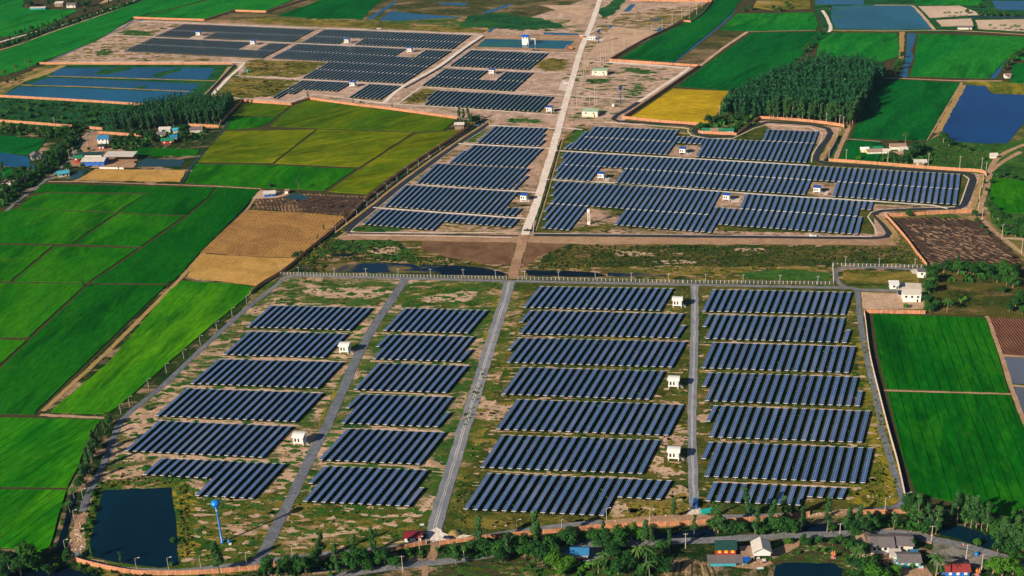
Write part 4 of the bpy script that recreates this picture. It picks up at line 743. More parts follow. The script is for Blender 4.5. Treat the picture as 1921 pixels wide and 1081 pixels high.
def table_meshes(L, w_, z):
    k = (round(L, 1), w_, z)
    if k in CACHE: return CACHE[k]
    a = MB(); panel_part(a, w_, L, z); fr = MB()
    for x in (.55, w_ - .55):
        fr.bar((x, -.18, z + x * TILT - .12), (x, L + .18, z + x * TILT - .12), .08, .12)
    for y in (-.12, L + .12): fr.bar((-.08, y, z - .04), (w_ + .08, y, z + w_ * TILT - .02), .26, .14)
    nl = max(2, round(L / 4.5)); ys = [.15 + (L - .3) * i / (nl - 1) for i in range(nl)]
    for y in ys[1:-1]: fr.bar((0, y, z - .2), (w_, y, z + w_ * TILT - .2), .08, .1)
    lg = MB(); hx = w_ * .5; lg.box(-.07, -.07, 0, .07, .07, z + hx * TILT - .16); lg.bar((0, 0, z * .45), (.65, 0, z + (hx + .65) * TILT - .2), .06, .06)
    CACHE[k] = (a.mesh('solar_panel', [M['panel'], M['rail']]), fr.mesh('support_frame', M['rail']), lg.mesh('leg', M['steel']), ys, hx)
    return CACHE[k]
rank = sorted(range(len(TB)), key=lambda i: -TB[i][7]); NEAR = set(rank[:300]); NEAR = {i for i in NEAR if TB[i][0] in 'ABCD'}
SEC = {'A': 'left of the left gravel track', 'B': 'between left track and middle gravel road', 'C': 'between middle and right gravel roads', 'D': 'right of the right gravel road'}
NROW = {'A': 6, 'B': 6, 'C': 7, 'D': 7}
order = {}
for i, t in enumerate(TB): order.setdefault((t[0], t[1]), []).append(i)
for k, v in order.items():
    v.sort(key=lambda i: TB[i][2].x)
    if k[0] in SEC:
        v.sort(key=lambda i: (TB[i][2] - TB[i][3] * ((TB[i][2].y + .18 * TB[i][2].x - 0) / (TB[i][3].y + .18 * TB[i][3].x))).x)
stuff = MB()
for (s, r), v in order.items():
    for q, i in enumerate(v):
        t = TB[i]; p0, d, L, w_, z = t[2], t[3], t[4], t[5], t[6]; rz = math.atan2(d.y, d.x) - math.pi / 2
        if i in NEAR:
            a, fr, lg, ys, hx = table_meshes(L, w_, z)
            o = empty('solar_table', p0.x, p0.y, 0, rz)
            tag(o, f"{ORD[q]} solar table from left, {ORD[NROW[s] - r]} block from front, {SEC[s]}", 'solar table', 'ground-mounted solar tables standing in rows')
            obj('solar_panel', a, o); obj('support_frame', fr, o)
            for y in ys:
                l_ = obj('leg', lg, o); l_.location = (hx, y, 0)
        else:
            cx, sx = math.cos(rz), math.sin(rz); T = lambda x, y, zz: (p0.x + x * cx - y * sx, p0.y + x * sx + y * cx, zz)
            panel_part(stuff, w_, L, z, T=T)
            for y in (-.13, L + .13): stuff.bar(T(-.08, y, z - .04), T(w_ + .08, y, z + w_ * TILT - .02), .3, .15, 1)
            nl = max(2, round(L / 6)); 
            for j in range(nl):
                y = .3 + (L - .6) * j / (nl - 1); stuff.bar(T(w_ / 2, y, 0), T(w_ / 2, y, z + w_ / 2 * TILT - .1), .12, .12, 2)
o = stuff.build('solar_tables', [M['panel'], M['rail'], M['steel']]); tag(o, 'distant rows of blue solar tables filling the far plant', 'solar tables', kind='stuff')
# ------------------------------------------------------------------ buildings
def hut_parts(name, lab, roofm, x, y, rz, s=1.0, stair=True, arch=True, group=None, bodym='white', W_=5.2, D_=4.9):
    o = tag(empty(name, x, y, 0, rz, s), lab, 'equipment hut', group); hw, hd = W_ / 2, D_ / 2; z0, z1 = 1.5, 4.9
    for a in (-1, 1):
        for b in (-1, 1):
            l_ = MB(); l_.box(a * (hw - .2) - .18, b * (hd - .2) - .18, 0, a * (hw - .2) + .18, b * (hd - .2) + .18, z0); l_.build('leg', M[bodym], o)
    b = MB(); b.box(-hw - .25, -hd - .25, z0, hw + .25, hd + .25, z0 + .25); b.box(-hw, -hd, z0 + .25, hw, hd, z1); b.build('wall', M[bodym], o)
    r = MB(); n = 7 if arch else 2; pts = []
    for i in range(n): t = -1 + 2 * i / (n - 1); pts.append((t * (hd + .7), z1 + .15 + (.75 * (1 - t * t) if arch else .3 - .3 * t)))
    for i in range(n - 1):
        (ya, za), (yb, zb) = pts[i], pts[i + 1]; r.hexa([(-hw - .6, ya, za), (hw + .6, ya, za), (hw + .6, yb, zb), (-hw - .6, yb, zb), (-hw - .6, ya, za + .16), (hw + .6, ya, za + .16), (hw + .6, yb, zb + .16), (-hw - .6, yb, zb + .16)])
    r.box(-hw, -hd, z1, hw, hd, z1 + .16); r.build('roof', M[roofm], o)
    for (cx_, wd) in ((-1.5, .9), (.2, .8)):
        q = MB(); q.box(cx_ - wd / 2, -hd - .05, 2.3, cx_ + wd / 2, -hd + .02, 4.2); wn = q.build('window', M['glass'], o); q = MB(); q.box(cx_ - wd / 2 - .1, -hd - .12, 2.16, cx_ + wd / 2 + .1, -hd + .02, 2.28); q.build('sill', M['rail'], wn)
    q = MB(); q.box(1.35, -hd - .05, 1.75, 2.2, -hd + .02, 4.1); q.build('door', M['cream'], o)
    q = MB(); q.box(hw - .02, -1.1, 2.5, hw + .06, 1.1, 4.0); q.build('louvre', M['steel'], o)
    st = MB()
    for i in range(6): st.box(hw + .3 + i * .35, -1.4, 1.5 - i * .26, hw + .7 + i * .35, -.2, 1.62 - i * .26)
    for yy in (-1.45, -.15): st.bar((hw + .3, yy, 1.55), (hw + 2.5, yy, .1), .08, .2); st.bar((hw + .3, yy, 2.5), (hw + 2.5, yy, 1.0), .05, .05)
    st.build('stair', M[bodym], o); return o
LH = [(647, 652, 'left of the left track, third from back'), (562, 822, 'beside the left track, near the front'), (1271, 566, 'nearest the fence by the right road'), (1264, 716, 'middle one beside the right gravel road'), (1264, 850, 'front one beside the right gravel road')]
LBL = ['white arched-roof hut on stilts beside the left track, behind its twin', 'white arched-roof hut on stilts beside the left track, nearer the pond', 'white arched-roof hut on stilts beside the right gravel road, nearest the fence', 'white arched-roof hut on stilts, middle of three along the right gravel road', 'white arched-roof hut on stilts, frontmost of three along the right gravel road']
for (px, py, _), lb in zip(LH, LBL):
    p = P(px, py, 3.2); hut_parts('equipment_hut', lb, 'white', p.x, p.y, R_(-12), 1.03, group='white equipment huts on stilts')
UH = [(373, 62.5, 'in the farthest left corner block, back row'), (475, 79, 'in the far left plant, second row'), (651, 76, 'in the far back row, right of its neighbour'), (769, 93, 'in the largest far block, beside the notch'), (662, 157, 'above the terracotta wall and yellow-green paddies'),
      (923, 133.5, 'inside the far block left of the white road'), (1031, 204, 'alone beside the white road, end of a row'), (983, 368.5, 'left of the white road in the middle plant'), (1281, 281, 'below the black ring road bend'), (1128, 328, 'right of the white road in the middle plant'), (1533, 354, 'on the right side of the middle plant'), (1363, 368, 'at centre of the middle plant, below the path')]
for px, py, lb in UH:
    p = P(px, py, 3.2); hut_parts('equipment_hut', 'blue-roofed hut on stilts ' + lb, 'blueroof', p.x, p.y, R_(-19), .92 if py > 240 else .98, arch=False, group='blue-roofed equipment huts')
def house(name, label, px, py, w_, d_, h, rise, roofm, wallm_='cream', rz=-10, rt='gable', win=3, winm='glass', over=.6, cat='house', zref=None, floor2=None, group=None, z0=0):
    p = P(px, py, h if zref is None else zref); o = tag(empty(name, p.x, p.y, 0, R_(rz)), label, cat, group); hw, hd = w_ / 2, d_ / 2
    b = MB(); b.box(-hw, -hd, z0, hw, hd, h)
    if rt == 'gable': b.face([(-hw, -hd, h), (-hw, 0, h + rise), (-hw, hd, h)][::-1]); b.face([(hw, -hd, h), (hw, 0, h + rise), (hw, hd, h)])
    if rt == 'gabley': b.face([(-hw, -hd, h), (hw, -hd, h), (0, -hd, h + rise)]); b.face([(-hw, hd, h), (hw, hd, h), (0, hd, h + rise)][::-1])
    b.build('wall', M[wallm_], o); r = MB(); t = .16; ow, od = hw + over, hd + over; e = -rise * over / hd if rt == 'gable' else -rise * over / hw
    def slab(q): r.hexa([*q, *[(a, b_, c + t) for a, b_, c in q]])
    if rt == 'gable':
        slab([(-ow, -od, h + e), (ow, -od, h + e), (ow, 0, h + rise), (-ow, 0, h + rise)]); slab([(-ow, 0.003, h + rise), (ow, 0.003, h + rise), (ow, od, h + e), (-ow, od, h + e)])
    elif rt == 'gabley':
        slab([(-ow, -od, h + e), (0, -od, h + rise), (0, od, h + rise), (-ow, od, h + e)]); slab([(.003, -od, h + rise), (ow, -od, h + e), (ow, od, h + e), (.003, od, h + rise)])
    elif rt == 'shed': slab([(-ow, -od, h), (ow, -od, h), (ow, od, h + rise), (-ow, od, h + rise)])
    else: slab([(-ow, -od, h), (ow, -od, h), (ow, od, h), (-ow, od, h)])
    r.build('roof', M[roofm], o)
    for i in range(win):
        cx_ = -hw + w_ * (i + .5) / win; q = MB(); ww = min(1.3, w_ / win * .6); zb = h - 2.0
        q.box(cx_ - ww / 2, -hd - .06, zb, cx_ + ww / 2, -hd + .02, zb + 1.25); wn = q.build('window', M[winm], o); q = MB(); q.box(cx_ - ww / 2 - .1, -hd - .14, zb - .12, cx_ + ww / 2 + .1, -hd + .02, zb - .003); q.build('sill', M['cream'], wn)
    if z0 == 0:
        q = MB(); q.box(hw * .55, -hd - .05, 0, hw * .55 + .9, -hd + .02, 2.0); q.build('door', M['glass'], o)
    if floor2:
        q = MB(); q.box(-hw - .05, -hd - .08, 0, hw + .05, -hd - .001, h * .42); q.build('lower_wall', M[floor2], o)
    return o
def lean(o, w0, w1, y0, y1, z0, z1, m, name='porch_roof'):
    q = MB(); t = .12; c = [(w0, y0, z0), (w1, y0, z0), (w1, y1, z1), (w0, y1, z1)]; q.hexa([*c, *[(a, b, d + t) for a, b, d in c]]); q.build(name, M[m], o)
    for x in (w0 + .2, w1 - .2):
        q = MB(); q.box(x - .07, y0 + .1, 0, x + .07, y0 + .24, z0); q.build('post', M['wood'], o)
house('hut', 'small hut with a maroon corrugated roof beside the middle gravel road', 775, 1002, 7.6, 5, 2.8, 1.1, 'maroon', 'white', -4, win=2, cat='hut')
b_ = house('house', 'house with a bright blue roof beside a paved yard among trees', 1087, 1033, 7.6, 5.6, 3.4, 1.5, 'skyblue', 'white', -6, 'gable', 3, 'white', floor2='redwall')
lean(b_, -6.5, -3.9, -1.5, 1.5, 2.2, 2.5, 'skyblue')
b_ = house('house', 'two-storey house with dark green roof, red wall and yellow shutters', 1361, 1022, 8.6, 6.2, 6.2, 2.0, 'darkroof', 'redwall', -4, 'gable', 3, 'yellow', floor2='cyan')
lean(b_, -8.5, 7.0, -8.5, -3.3, 2.4, 3.2, 'greyroof'); q = MB(); q.box(-7.5, -7.6, 0, 4, -7.3, 2.2); q.build('lower_wall', M['cyan'], b_)
house('shed', 'small shed with a bright blue roof and turquoise wall beside the two-storey house', 1397, 1048, 2.6, 3, 2.4, .5, 'blueroof', 'cyan', 0, 'shed', 0, cat='shed')
house('shed', 'low brown-roofed shed between the two-storey house and the tall barn', 1402, 1035, 5, 6, 3.0, .4, 'rustroof', 'cream', 0, 'shed', 0, cat='shed')
house('barn', 'tall open barn with a pale and grey gable roof by the road', 1428, 1026, 7.4, 7.5, 5.5, 2.2, 'paleroof', 'white', -4, 'gabley', 0, cat='barn', z0=3.4)
b_ = house('house', 'grey-roofed house at the left end of the long roadside row', 1621, 1010, 6, 7, 3.6, 1.2, 'rustroof', 'cream', -6, 'gabley', 1)
house('house', 'wide grey-roofed house with white walls, middle of the roadside row', 1653, 1014, 9.6, 9, 4.2, 1.9, 'greyroof', 'white', -6, 'gable', 4)
house('house', 'grey-brown sheet-roofed house at the right end of the roadside row', 1690, 1012, 9.5, 8.5, 4.0, 1.5, 'greyroof', 'cream', -10, 'gable', 1)
b_ = house('house', 'grey-roofed house with turquoise walls and cream shutters near the palm', 1704, 1045, 9.2, 7, 3.6, 1.4, 'greyroof', 'cyan', -5, 'gable', 3, 'cream')
lean(b_, 1.5, 5.2, 2.5, 5.5, 3.2, 3.6, 'skyblue'); house('shed', 'pale sheet-roofed lean-to left of the turquoise-walled house', 1680, 1038, 4.2, 4.2, 2.9, .4, 'paleroof', 'cream', -5, 'shed', 0, cat='shed')
house('house', 'house with a red sheet roof and blue walls near the bottom right', 1795, 1064, 9.6, 5.4, 3.2, 1.5, 'redroof', 'bluewall', -5, 'gable', 3, 'white')
house('shed', 'rust-roofed annex at the left end of the red-roofed house', 1771, 1061, 3.2, 5, 3.0, .8, 'rustroof', 'bluewall', -5, 'gable', 1, 'white', cat='shed')
# hamlet on the left
house('house', 'white house with a blue roof, behind the left hamlet', 195, 258, 10, 7, 4.6, 2.0, 'skyblue', 'white', -8, 'gable', 3)
house('shop', 'small red-walled shop with dark roof in the left hamlet yard', 191, 273, 6, 4, 3, .8, 'darkroof', 'redwall', -8, 'gable', 2, 'white', cat='shop')
house('house', 'red and white house with a bright green roof in the left hamlet', 148, 294, 7, 6, 5, 1.3, 'greenroof', 'redwall', -8, 'gable', 2, 'white')
house('warehouse', 'long shed with pale sheet roof and blue doors in the left hamlet', 178, 299, 20, 11, 4, 1.6, 'paleroof', 'bluewall', -8, 'gable', 4, cat='warehouse')
house('warehouse', 'long pale roof shelter behind the blue-doored shed', 226, 290, 26, 9, 4.8, 1.0, 'paleroof', 'cream', -10, 'shed', 0, cat='warehouse', z0=4.2)
house('warehouse', 'dark-roofed shed behind the pale-roofed sheds of the left hamlet', 172, 288, 20, 7, 4, 1, 'darkroof', 'cream', -8, 'gable', 0, cat='warehouse')
house('house', 'low house with turquoise and green roof beside the left canal', 118, 323, 9, 8, 3, 1.4, 'cyan', 'cream', 20, 'gable', 1)
house('garden_wall', 'low pale wall along the front of the left hamlet yard', 209, 314.5, 22, .3, 1.2, .1, 'white', 'white', -12, 'flat', 0, over=.02, cat='wall')
house('house', 'grey-roofed stilt house with brick wall beside the left lake', 66, 290, 8, 7, 4, 1.8, 'greyroof', 'paleroof', 25, 'gabley', 2)
house('house', 'long pale-roofed hut half hidden by trees at left edge', 20, 340, 14, 6, 3, .8, 'rustroof', 'cream', -8, 'gable', 0)
for i, (px, py, rm, wm, lb) in enumerate([(310, 241, 'paleroof', 'white', 'white-walled house with pale roof, back left of the hamlet by the grove'), (303, 250, 'greyroof', 'cream', 'grey-roofed house in front of the grove hamlet'), (315, 262, 'greenroof', 'redwall', 'green and brown roofed red house, front of the grove hamlet'),
      (326, 256, 'skyblue', 'cream', 'small house with a pale blue roof in the grove hamlet'), (368, 241, 'greyroof', 'cream', 'grey-roofed house at the right end of the grove hamlet'), (330, 243, 'cyan', 'cream', 'small turquoise-roofed shed in the grove hamlet')]):
    house('house', lb, px, py, (10, 8, 11, 6, 11, 5)[i], 6, 3.2, 1.5, rm, wm, -5 + i * 3, 'gable', 2, 'white')
house('house', 'farmhouse with a pale blue roof beside the ploughed plot', 506, 361, 8.5, 6.5, 2.8, 1.4, 'paleroof', 'bluewall', 5, 'gable', 1); house('hut', 'tiny white hut beside the small farm pond', 538, 357, 3, 2.4, 2.6, .2, 'rustroof', 'white', 0, 'shed', 0, cat='hut')
b_ = house('house', 'stilt house with pale roof beside tall trees at the field corner', 862, 232, 8, 5.5, 4.6, 1.2, 'paleroof', 'rustroof', -8, 'gable', 3); house('water_patch_hut', 'grey hut', 0, 0, 1, 1, 1, .1, 'greyroof') if False else None
# right hamlets
for i, (px, py, w_, d_, rm, wm, lb) in enumerate([(1328, 243, 9, 5, 'greenroof', 'cream', 'green-roofed shed at left of the walled compound'), (1345, 243, 10, 6, 'rustroof', 'redwall', 'brown-roofed red house, middle of the walled compound'), (1362, 243.5, 12, 6, 'greenroof', 'cream', 'long green-roofed shed at right of the walled compound'),
      (1622, 279, 6, 6, 'white', 'yellow', 'white-roofed shed at the left tip of the right hamlet'), (1639, 277, 13, 5, 'greenroof', 'redwall', 'house with a bright green roof in the right hamlet'), (1643, 282, 14, 4, 'rustroof', 'cream', 'long brown-roofed lean-to below the green-roofed house'),
      (1663, 282, 5, 5, 'paleroof', 'white', 'small pale-roofed hut between the two hamlet clusters'), (1684, 272, 12, 7, 'rustroof', 'cream', 'brown gable-roofed house at the back of the right hamlet'), (1701, 278, 12, 5, 'paleroof', 'cream', 'long pale-roofed open shelter in the right hamlet'), (1682, 287, 9, 6, 'rustroof', 'cream', 'low weathered roof in front of the right hamlet'),
      (1726, 302, 9, 6, 'paleroof', 'rustroof', 'lone hut with a pale gable roof near the long wall'), (1864, 290, 5, 3, 'paleroof', 'cream', 'tiny pale-roofed shelter beside the winding track')]):
    house('house', lb, px, py, w_, d_, 2.8, 1.2, rm, wm, -12 + (i % 3) * 4, 'gable', 2, 'white')
house('substation', 'white two-window control building with pale green roof, farther of two', 1126, 131, 15, 9, 4.6, .3, 'palegreen', 'cream', -15, 'flat', 2, over=.1, cat='control building'); house('substation', 'white two-window control building with pale green roof, nearer of two', 1108, 207, 14, 9, 4.6, .3, 'palegreen', 'cream', -15, 'flat', 2, over=.1, cat='control building')
house('gatehouse', 'small white gatehouse beside the white road', 1110, 69, 8.5, 5, 3.2, .3, 'white', 'white', -14, 'flat', 3, over=.3, cat='gatehouse'); house('gatehouse', 'tiny red and white guard booth left of the white road', 1092, 67, 5, 2.5, 2.0, .2, 'white', 'orange', -14, 'flat', 0, over=.1, cat='guard booth')
b_ = house('pump_house', 'tall white pump house with blue roof over the reservoir edge', 986, 66, 7, 6, 9.0, 1.2, 'blueroof', 'white', -17, 'gable', 2, cat='pump house', zref=10); q = MB(); q.box(2.5, -1, 6, 11, 1, 6.5); q.box(10, -.8, 0, 10.6, .8, 6); q.build('walkway', M['white'], b_)
house('site_office', 'white office building with flat roof beside parked cars', 1710, 548, 10.5, 8, 5.0, .3, 'cream', 'white', -10, 'flat', 3, over=.2, cat='office'); house('gatehouse', 'white guard house at the fence corner beside the trees', 1729, 507, 5, 5.5, 4.2, .3, 'greyroof', 'white', -10, 'flat', 1, over=.3, cat='guard house')
house('shed', 'small white storage shed on the dry lawn inside the loop road', 1677, 531, 5.2, 4.6, 3.2, .4, 'white', 'white', -10, 'shed', 1, cat='shed')
house('hut', 'small hut with white walls beside the far channel', 1890, 140, 5, 5, 3, 1, 'rustroof', 'white', 0, 'gable', 1, cat='hut'); house('shelter', 'low dark shelter between the two pale dry basins', 1810, 50, 14, 6, 2.6, .8, 'greyroof', 'cream', -14, 'gable', 0, cat='shelter')
house('house', 'pink-walled house among trees at the upper left', 112, 5, 11, 8, 4.5, 1.5, 'paleroof', 'rustroof', -10, 'gable', 2); house('house', 'grey-roofed house right of the pink-walled one, upper left', 135, 8, 12, 8, 4, 1.5, 'greyroof', 'cream', -10, 'gable', 2); house('house', 'long low pale-roofed house beside the upper left pond', 72, 14, 20, 6, 2.5, .8, 'paleroof', 'cyan', -6, 'gable', 0)
house('cabinet', 'tiny green cabinet standing alone on bare soil', 464, 131, 2.2, 1.8, 2.6, .2, 'teal', 'teal', -17, 'flat', 0, over=.05, cat='cabinet')
# spirit-house shrine
def shrine(px, py, lb, s=1.0):
    p = P(px, py); o = tag(empty('spirit_house', p.x, p.y, 0, 0, s), lb, 'shrine'); a = MB(); a.box(-1, -1, 0, 1, 1, .4); a.box(-.3, -.3, .4, .3, .3, 1.8); a.build('pedestal', M['pink'], o)
    a = MB(); a.box(-.8, -.8, 1.8, .8, .8, 2.6); a.build('shrine_body', M['orange'], o); a = MB()
    for k in (-.5, .5): a.tube([(k, 0, 2.6), (k, 0, 3.2), (k, 0, 4.2)], [.5, .25, .03], 6)
    a.build('spire', M['orange'], o)
shrine(1563, 1047, 'orange spirit house on its pedestal beside the bottom pond'); shrine(1834, 1080, 'orange spirit house near the bottom right corner'); shrine(1660, 1061, 'pale pink spirit house between shrubs below the grey-roofed row', .9)
def clutter(lb, px, py, w_, d_, h, m, cat, rz=0):
    p = P(px, py); o = tag(empty(cat.replace(' ', '_'), p.x, p.y, 0, R_(rz)), lb, cat); a = MB(); a.box(-w_ / 2, -d_ / 2, 0, w_ / 2, d_ / 2, h * .85); a.build('body', M[m], o); a = MB(); a.box(-w_ / 2 - .08, -d_ / 2 - .08, h * .85, w_ / 2 + .08, d_ / 2 + .08, h); a.build('lid', M['rail' if m != 'white' else 'cream'], o)
for a_ in (('white crate in the yard left of the two-storey house', 1352, 1056, 1.2, .9, .9, 'white', 'crate'), ('pale blue bench box at the pond edge below the barn', 1426, 1068, 2.8, .9, .7, 'cyan', 'storage box'), ('grey crate in front of the tall barn', 1422, 1050, 1.4, 1.2, 1.0, 'greyroof', 'crate'), ('dark water cistern in front of the tall barn', 1433, 1055, 1.5, 1.5, 1.3, 'car_dark', 'cistern'), ('white water cistern beside the turquoise-walled house', 1676, 1057, 1.5, 1.5, 1.5, 'white', 'cistern'),
           ('pink awning box in front of the turquoise-walled house', 1728, 1067, 1.8, 1.4, 1.0, 'pink', 'stall'), ('pale crate at the yard left of the roadside row', 1683, 1060, 1.3, 1.2, 1.1, 'cream', 'crate'), ('blue crate on the grass left of the maroon hut gate', 792, 986, 1.9, 1.2, .6, 'skyblue', 'crate'), ('white box on the grass beside the blue water drum', 432, 1022, 1.2, .9, .7, 'white', 'crate'), ('pale cabinet beside the far dark blue water tower', 1150, 200, 2.0, 2.0, 2.6, 'white', 'cabinet'),
           ('brick planter box beside the paved yard of the blue-roofed house', 1101, 1054, 3.2, .5, .8, 'cream', 'planter')): clutter(*a_)
# ------------------------------------------------------------------ walls and fences
def wall(lb, pts, h=2.6, sp=3.2, base=True):
    w_ = smooth(W(pts)) if len(pts) > 2 else W(pts); w_ = dens(w_, sp); mb = MB(); wm_ = M['palewall'] if 'pale' in lb else M['wall']
    for a, b in zip(w_, w_[1:]): mb.bar((a.x, a.y, h / 2), (b.x, b.y, h / 2), .14, h, 0)
    for a in w_: mb.box(a.x - .13, a.y - .13, 0, a.x + .13, a.y + .13, h + .1, 1)
    return tag(mb.build('boundary_wall', [wm_, M['post']]), lb, 'wall')
WL = [('long terracotta wall curving under the near pond along the bottom', [(135, 1051), (172, 1062), (250, 1077), (330, 1079), (400, 1076), (480, 1069), (520, 1062)]),
      ('terracotta wall behind bottom trees, left of the maroon hut', [(520, 1062), (600, 1053), (725, 1037), (800, 1021)]),
      ('short terracotta wall right of the bottom gate and dirt pile', [(825, 1023), (890, 1015)]), ('terracotta wall along the service road at bottom centre', [(890, 1015), (960, 1007), (1060, 999), (1135, 991), (1272, 986), (1340, 981)]),
      ('terracotta wall behind bottom trees, right of the right gravel road', [(1365, 981), (1440, 976), (1518, 968)]), ('terracotta wall at the lower right corner of the near plant', [(1615, 965), (1704, 963)]),
      ('tall pale wall along the right edge of the near plant', [(1703, 961), (1686, 880), (1667, 811), (1650, 745), (1632, 670), (1624, 608), (1621, 588)]), ('short orange wall above the right paddies', [(1621, 588), (1735, 589.5)]),
      ('long shaded wall beside the asphalt ring road, left side', [(470, 553), (488, 537), (535, 508), (590, 462), (652, 412), (687, 376), (742, 332), (800, 292), (857, 256), (880, 240)]),
      ('terracotta wall above the large yellow-green paddy', [(581, 187), (650, 197), (720, 205), (800, 216), (857, 224)]), ('short terracotta wall above the small yellow-green paddy', [(455, 191), (547, 198)]), ('short shaded wall joining two terracotta walls above the paddies', [(547, 198), (581, 187)]),
      ('shaded wall beside the canal left of small paddies', [(455, 191), (430, 215), (412, 236)]), ('terracotta wall along the top of the three ponds', [(75, 121), (200, 121.5), (436, 121.5)]),
      ('farthest left terracotta wall above the bare yard', [(251, 35), (310, 37.5), (384, 39.5)]), ('shaded wall climbing beside the far green paddy', [(384, 39.5), (440, 22)]), ('tiny terracotta wall piece beside the far green paddy', [(440, 22), (500, 24)]), ('shaded wall running to the top edge, right of the far paddy', [(500, 24), (600, -8)]),
      ('terracotta wall below the three ponds', [(0, 182.5), (100, 188), (200, 194), (275, 199)]), ('broken terracotta wall at the left below green scrub', [(0, 229), (70, 234), (145, 240)]), ('short terracotta wall piece left of the grove', [(160, 241), (192, 244)]),
      ('terracotta wall behind the blue-roofed hamlet house', [(186, 251), (275, 257)]), ('short terracotta wall above the grove hamlet', [(355, 237), (410, 239.5)]),
      ('terracotta wall below the long dark green paddy', [(1144, 115), (1220, 120), (1311, 126)]), ('shaded wall beside the laterite road, above golden paddy', [(1311, 126), (1250, 168), (1200, 202), (1170, 222)]), ('terracotta wall below the golden paddy', [(1168, 222.5), (1240, 230), (1320, 236)]),
      ('shaded wall along the long dark green paddy', [(1144, 114), (1210, 76), (1282, 42)]), ('tiny orange wall panel in the long shaded wall', [(1282, 41.5), (1296, 43)]), ('shaded wall continuing to the top edge beside the paddy', [(1296, 43), (1320, 25), (1336, 4)]), ('far orange wall along the top right of centre', [(1185, 2), (1260, 3), (1336, 4)]),
      ('terracotta wall in front of the square wood', [(1425, 223), (1500, 228), (1575, 237), (1583, 243)]), ('terracotta wall in front of the walled compound', [(1310, 250), (1382, 254.5)]), ('shaded wall at right of the walled compound', [(1382, 254.5), (1425, 223)]),
      ('long terracotta wall above the right end of the middle plant', [(1555, 303), (1640, 309), (1740, 317), (1800, 321), (1840, 324), (1850, 331)]), ('terracotta wall above the black ploughed field', [(1668, 407), (1740, 403), (1822, 398)]), ('slanting orange wall left of the black ploughed field', [(1660, 405), (1697, 447), (1718, 475), (1738, 500)])]
for lb, pts in WL: wall(lb, pts, 2.5)
def fence(lb, pts, sp=2.3):
    w_ = W(pts); w_ = dens(w_, sp)[:100]; o = tag(empty('wire_fence', w_[0].x, w_[0].y), lb, 'fence'); pm = MB(); pm.box(-.11, -.11, 0, .11, .11, 2.1); pm.bar((0, 0, 2.05), (-.15, -.35, 2.4), .1, .1); me = pm.mesh('fence_post', M['white'])
    for a in w_: l_ = obj('post', me, o); l_.location = (a.x - w_[0].x, a.y - w_[0].y, 0)
    r = MB(); q = w_[0]
    for a, b in zip(w_, w_[1:]):
        for z in (.25, .8, 1.4, 2.0): r.bar((a.x - q.x, a.y - q.y, z), (b.x - q.x, b.y - q.y, z), .04, .05 if z < 1.9 else .09)
    r.build('wire', M['steel'], o)
fence('white post fence between marsh and near plant, left of the dirt road', [(527, 516), (745, 520), (950, 524)], 2.25); fence('white post fence along the marsh, centre stretch right of the dirt road', [(972, 524.5), (1280, 531)], 2.7); fence('white post fence along the marsh, right stretch to the corner', [(1282, 531), (1564, 534)], 2.6)
fence('short white fence climbing to the loop road corner', [(1564, 534), (1562, 499)], 2.6); fence('white post fence above the loop road', [(1563, 499), (1736, 503)], 2.6)
# ------------------------------------------------------------------ poles, lamps, towers
def pole_proto(name, lb, cat, h, arm):
    o = tag(empty(name, 0, 0), lb, cat); a = MB(); a.tube([(0, 0, 0), (0, 0, h)], [.19 if h > 8 else .10, .12 if h > 8 else .08], 8); a.build('pole', M['wood'] if h > 8 else M['rail'], o)
    if arm == 'lamp':
        a = MB(); a.tube([(0, 0, h - .1), (.4, 0, h + .35), (1.7, .15, h + .6)], [.06, .05, .05], 6); ar = a.build('arm', M['rail'], o); a = MB(); a.box(1.5, -.05, h + .5, 2.2, .3, h + .66); a.build('lamp_head', M['white'], ar)
    elif arm == 'cross':
        a = MB(); a.box(-1.1, -.07, h - .7, 1.1, .07, h - .55); a.build('crossarm', M['steel'], o)
        for x in (-.95, 0, .95): a = MB(); a.tube([(x, 0, h - .55), (x, 0, h - .3)], [.07, .05], 6); a.build('insulator', M['white'], o)
    return o
PROTO = {}
def poles(kind, name, cat, h, arm, pts, labs, group, rz=0):
    for i, (px, py) in enumerate(pts):
        k = (kind, h); p = P(px, py)
        if k not in PROTO: o = PROTO[k] = pole_proto(name, '', cat, h, arm)
        else: o = copy_tree(PROTO[k])
        o.location = (p.x, p.y, 0); o.rotation_euler = (0, 0, R_(rz)); tag(o, labs(i), cat, group)
q4 = lambda ox, oy, l_: [(ox + a / 4, oy + b / 4) for a, b in l_]
poles('lamp', 'street_lamp', 'street lamp', 5.6, 'lamp', q4(0, 540, [(1853, 122), (1743, 218), (1628, 320), (1504, 430), (1380, 535), (1250, 640), (1116, 755), (973, 890), (908, 948)]), lambda i: f"white curved-arm lamp beside the bright paddy, {ORD[i]} from the top of the road", 'street lamps along the left road', 8)
poles('lamp', 'street_lamp', 'street lamp', 5.6, 'lamp', [(170, 900), (156, 937), (140, 977), (123, 1033), (154, 1047)], lambda i: f"white lamp on the left road among trees, {ORD[i]} from the back", 'street lamps among the left trees')
poles('lamp', 'street_lamp', 'street lamp', 6.5, 'lamp', [(257, 1071), (317, 1070), (377, 1066), (463, 1060), (549, 1046), (787, 1031), (970, 999), (1054, 998), (1138, 977), (1219, 981), (1660, 957), (1700, 948)], lambda i: f"thin lamp post along the bottom service road, {ORD[i]} from the left", 'lamps along the bottom service road')
poles('lamp', 'street_lamp', 'street lamp', 4.8, 'lamp', q4(480, 270, [(600, 670), (680, 610), (760, 545), (836, 475), (912, 410), (985, 345), (1060, 285), (1140, 225), (1222, 170), (1300, 115), (1383, 55)]), lambda i: f"grey lamp on the left asphalt ring road, {ORD[i]} from the bottom corner", 'lamps along the ring road', 180)
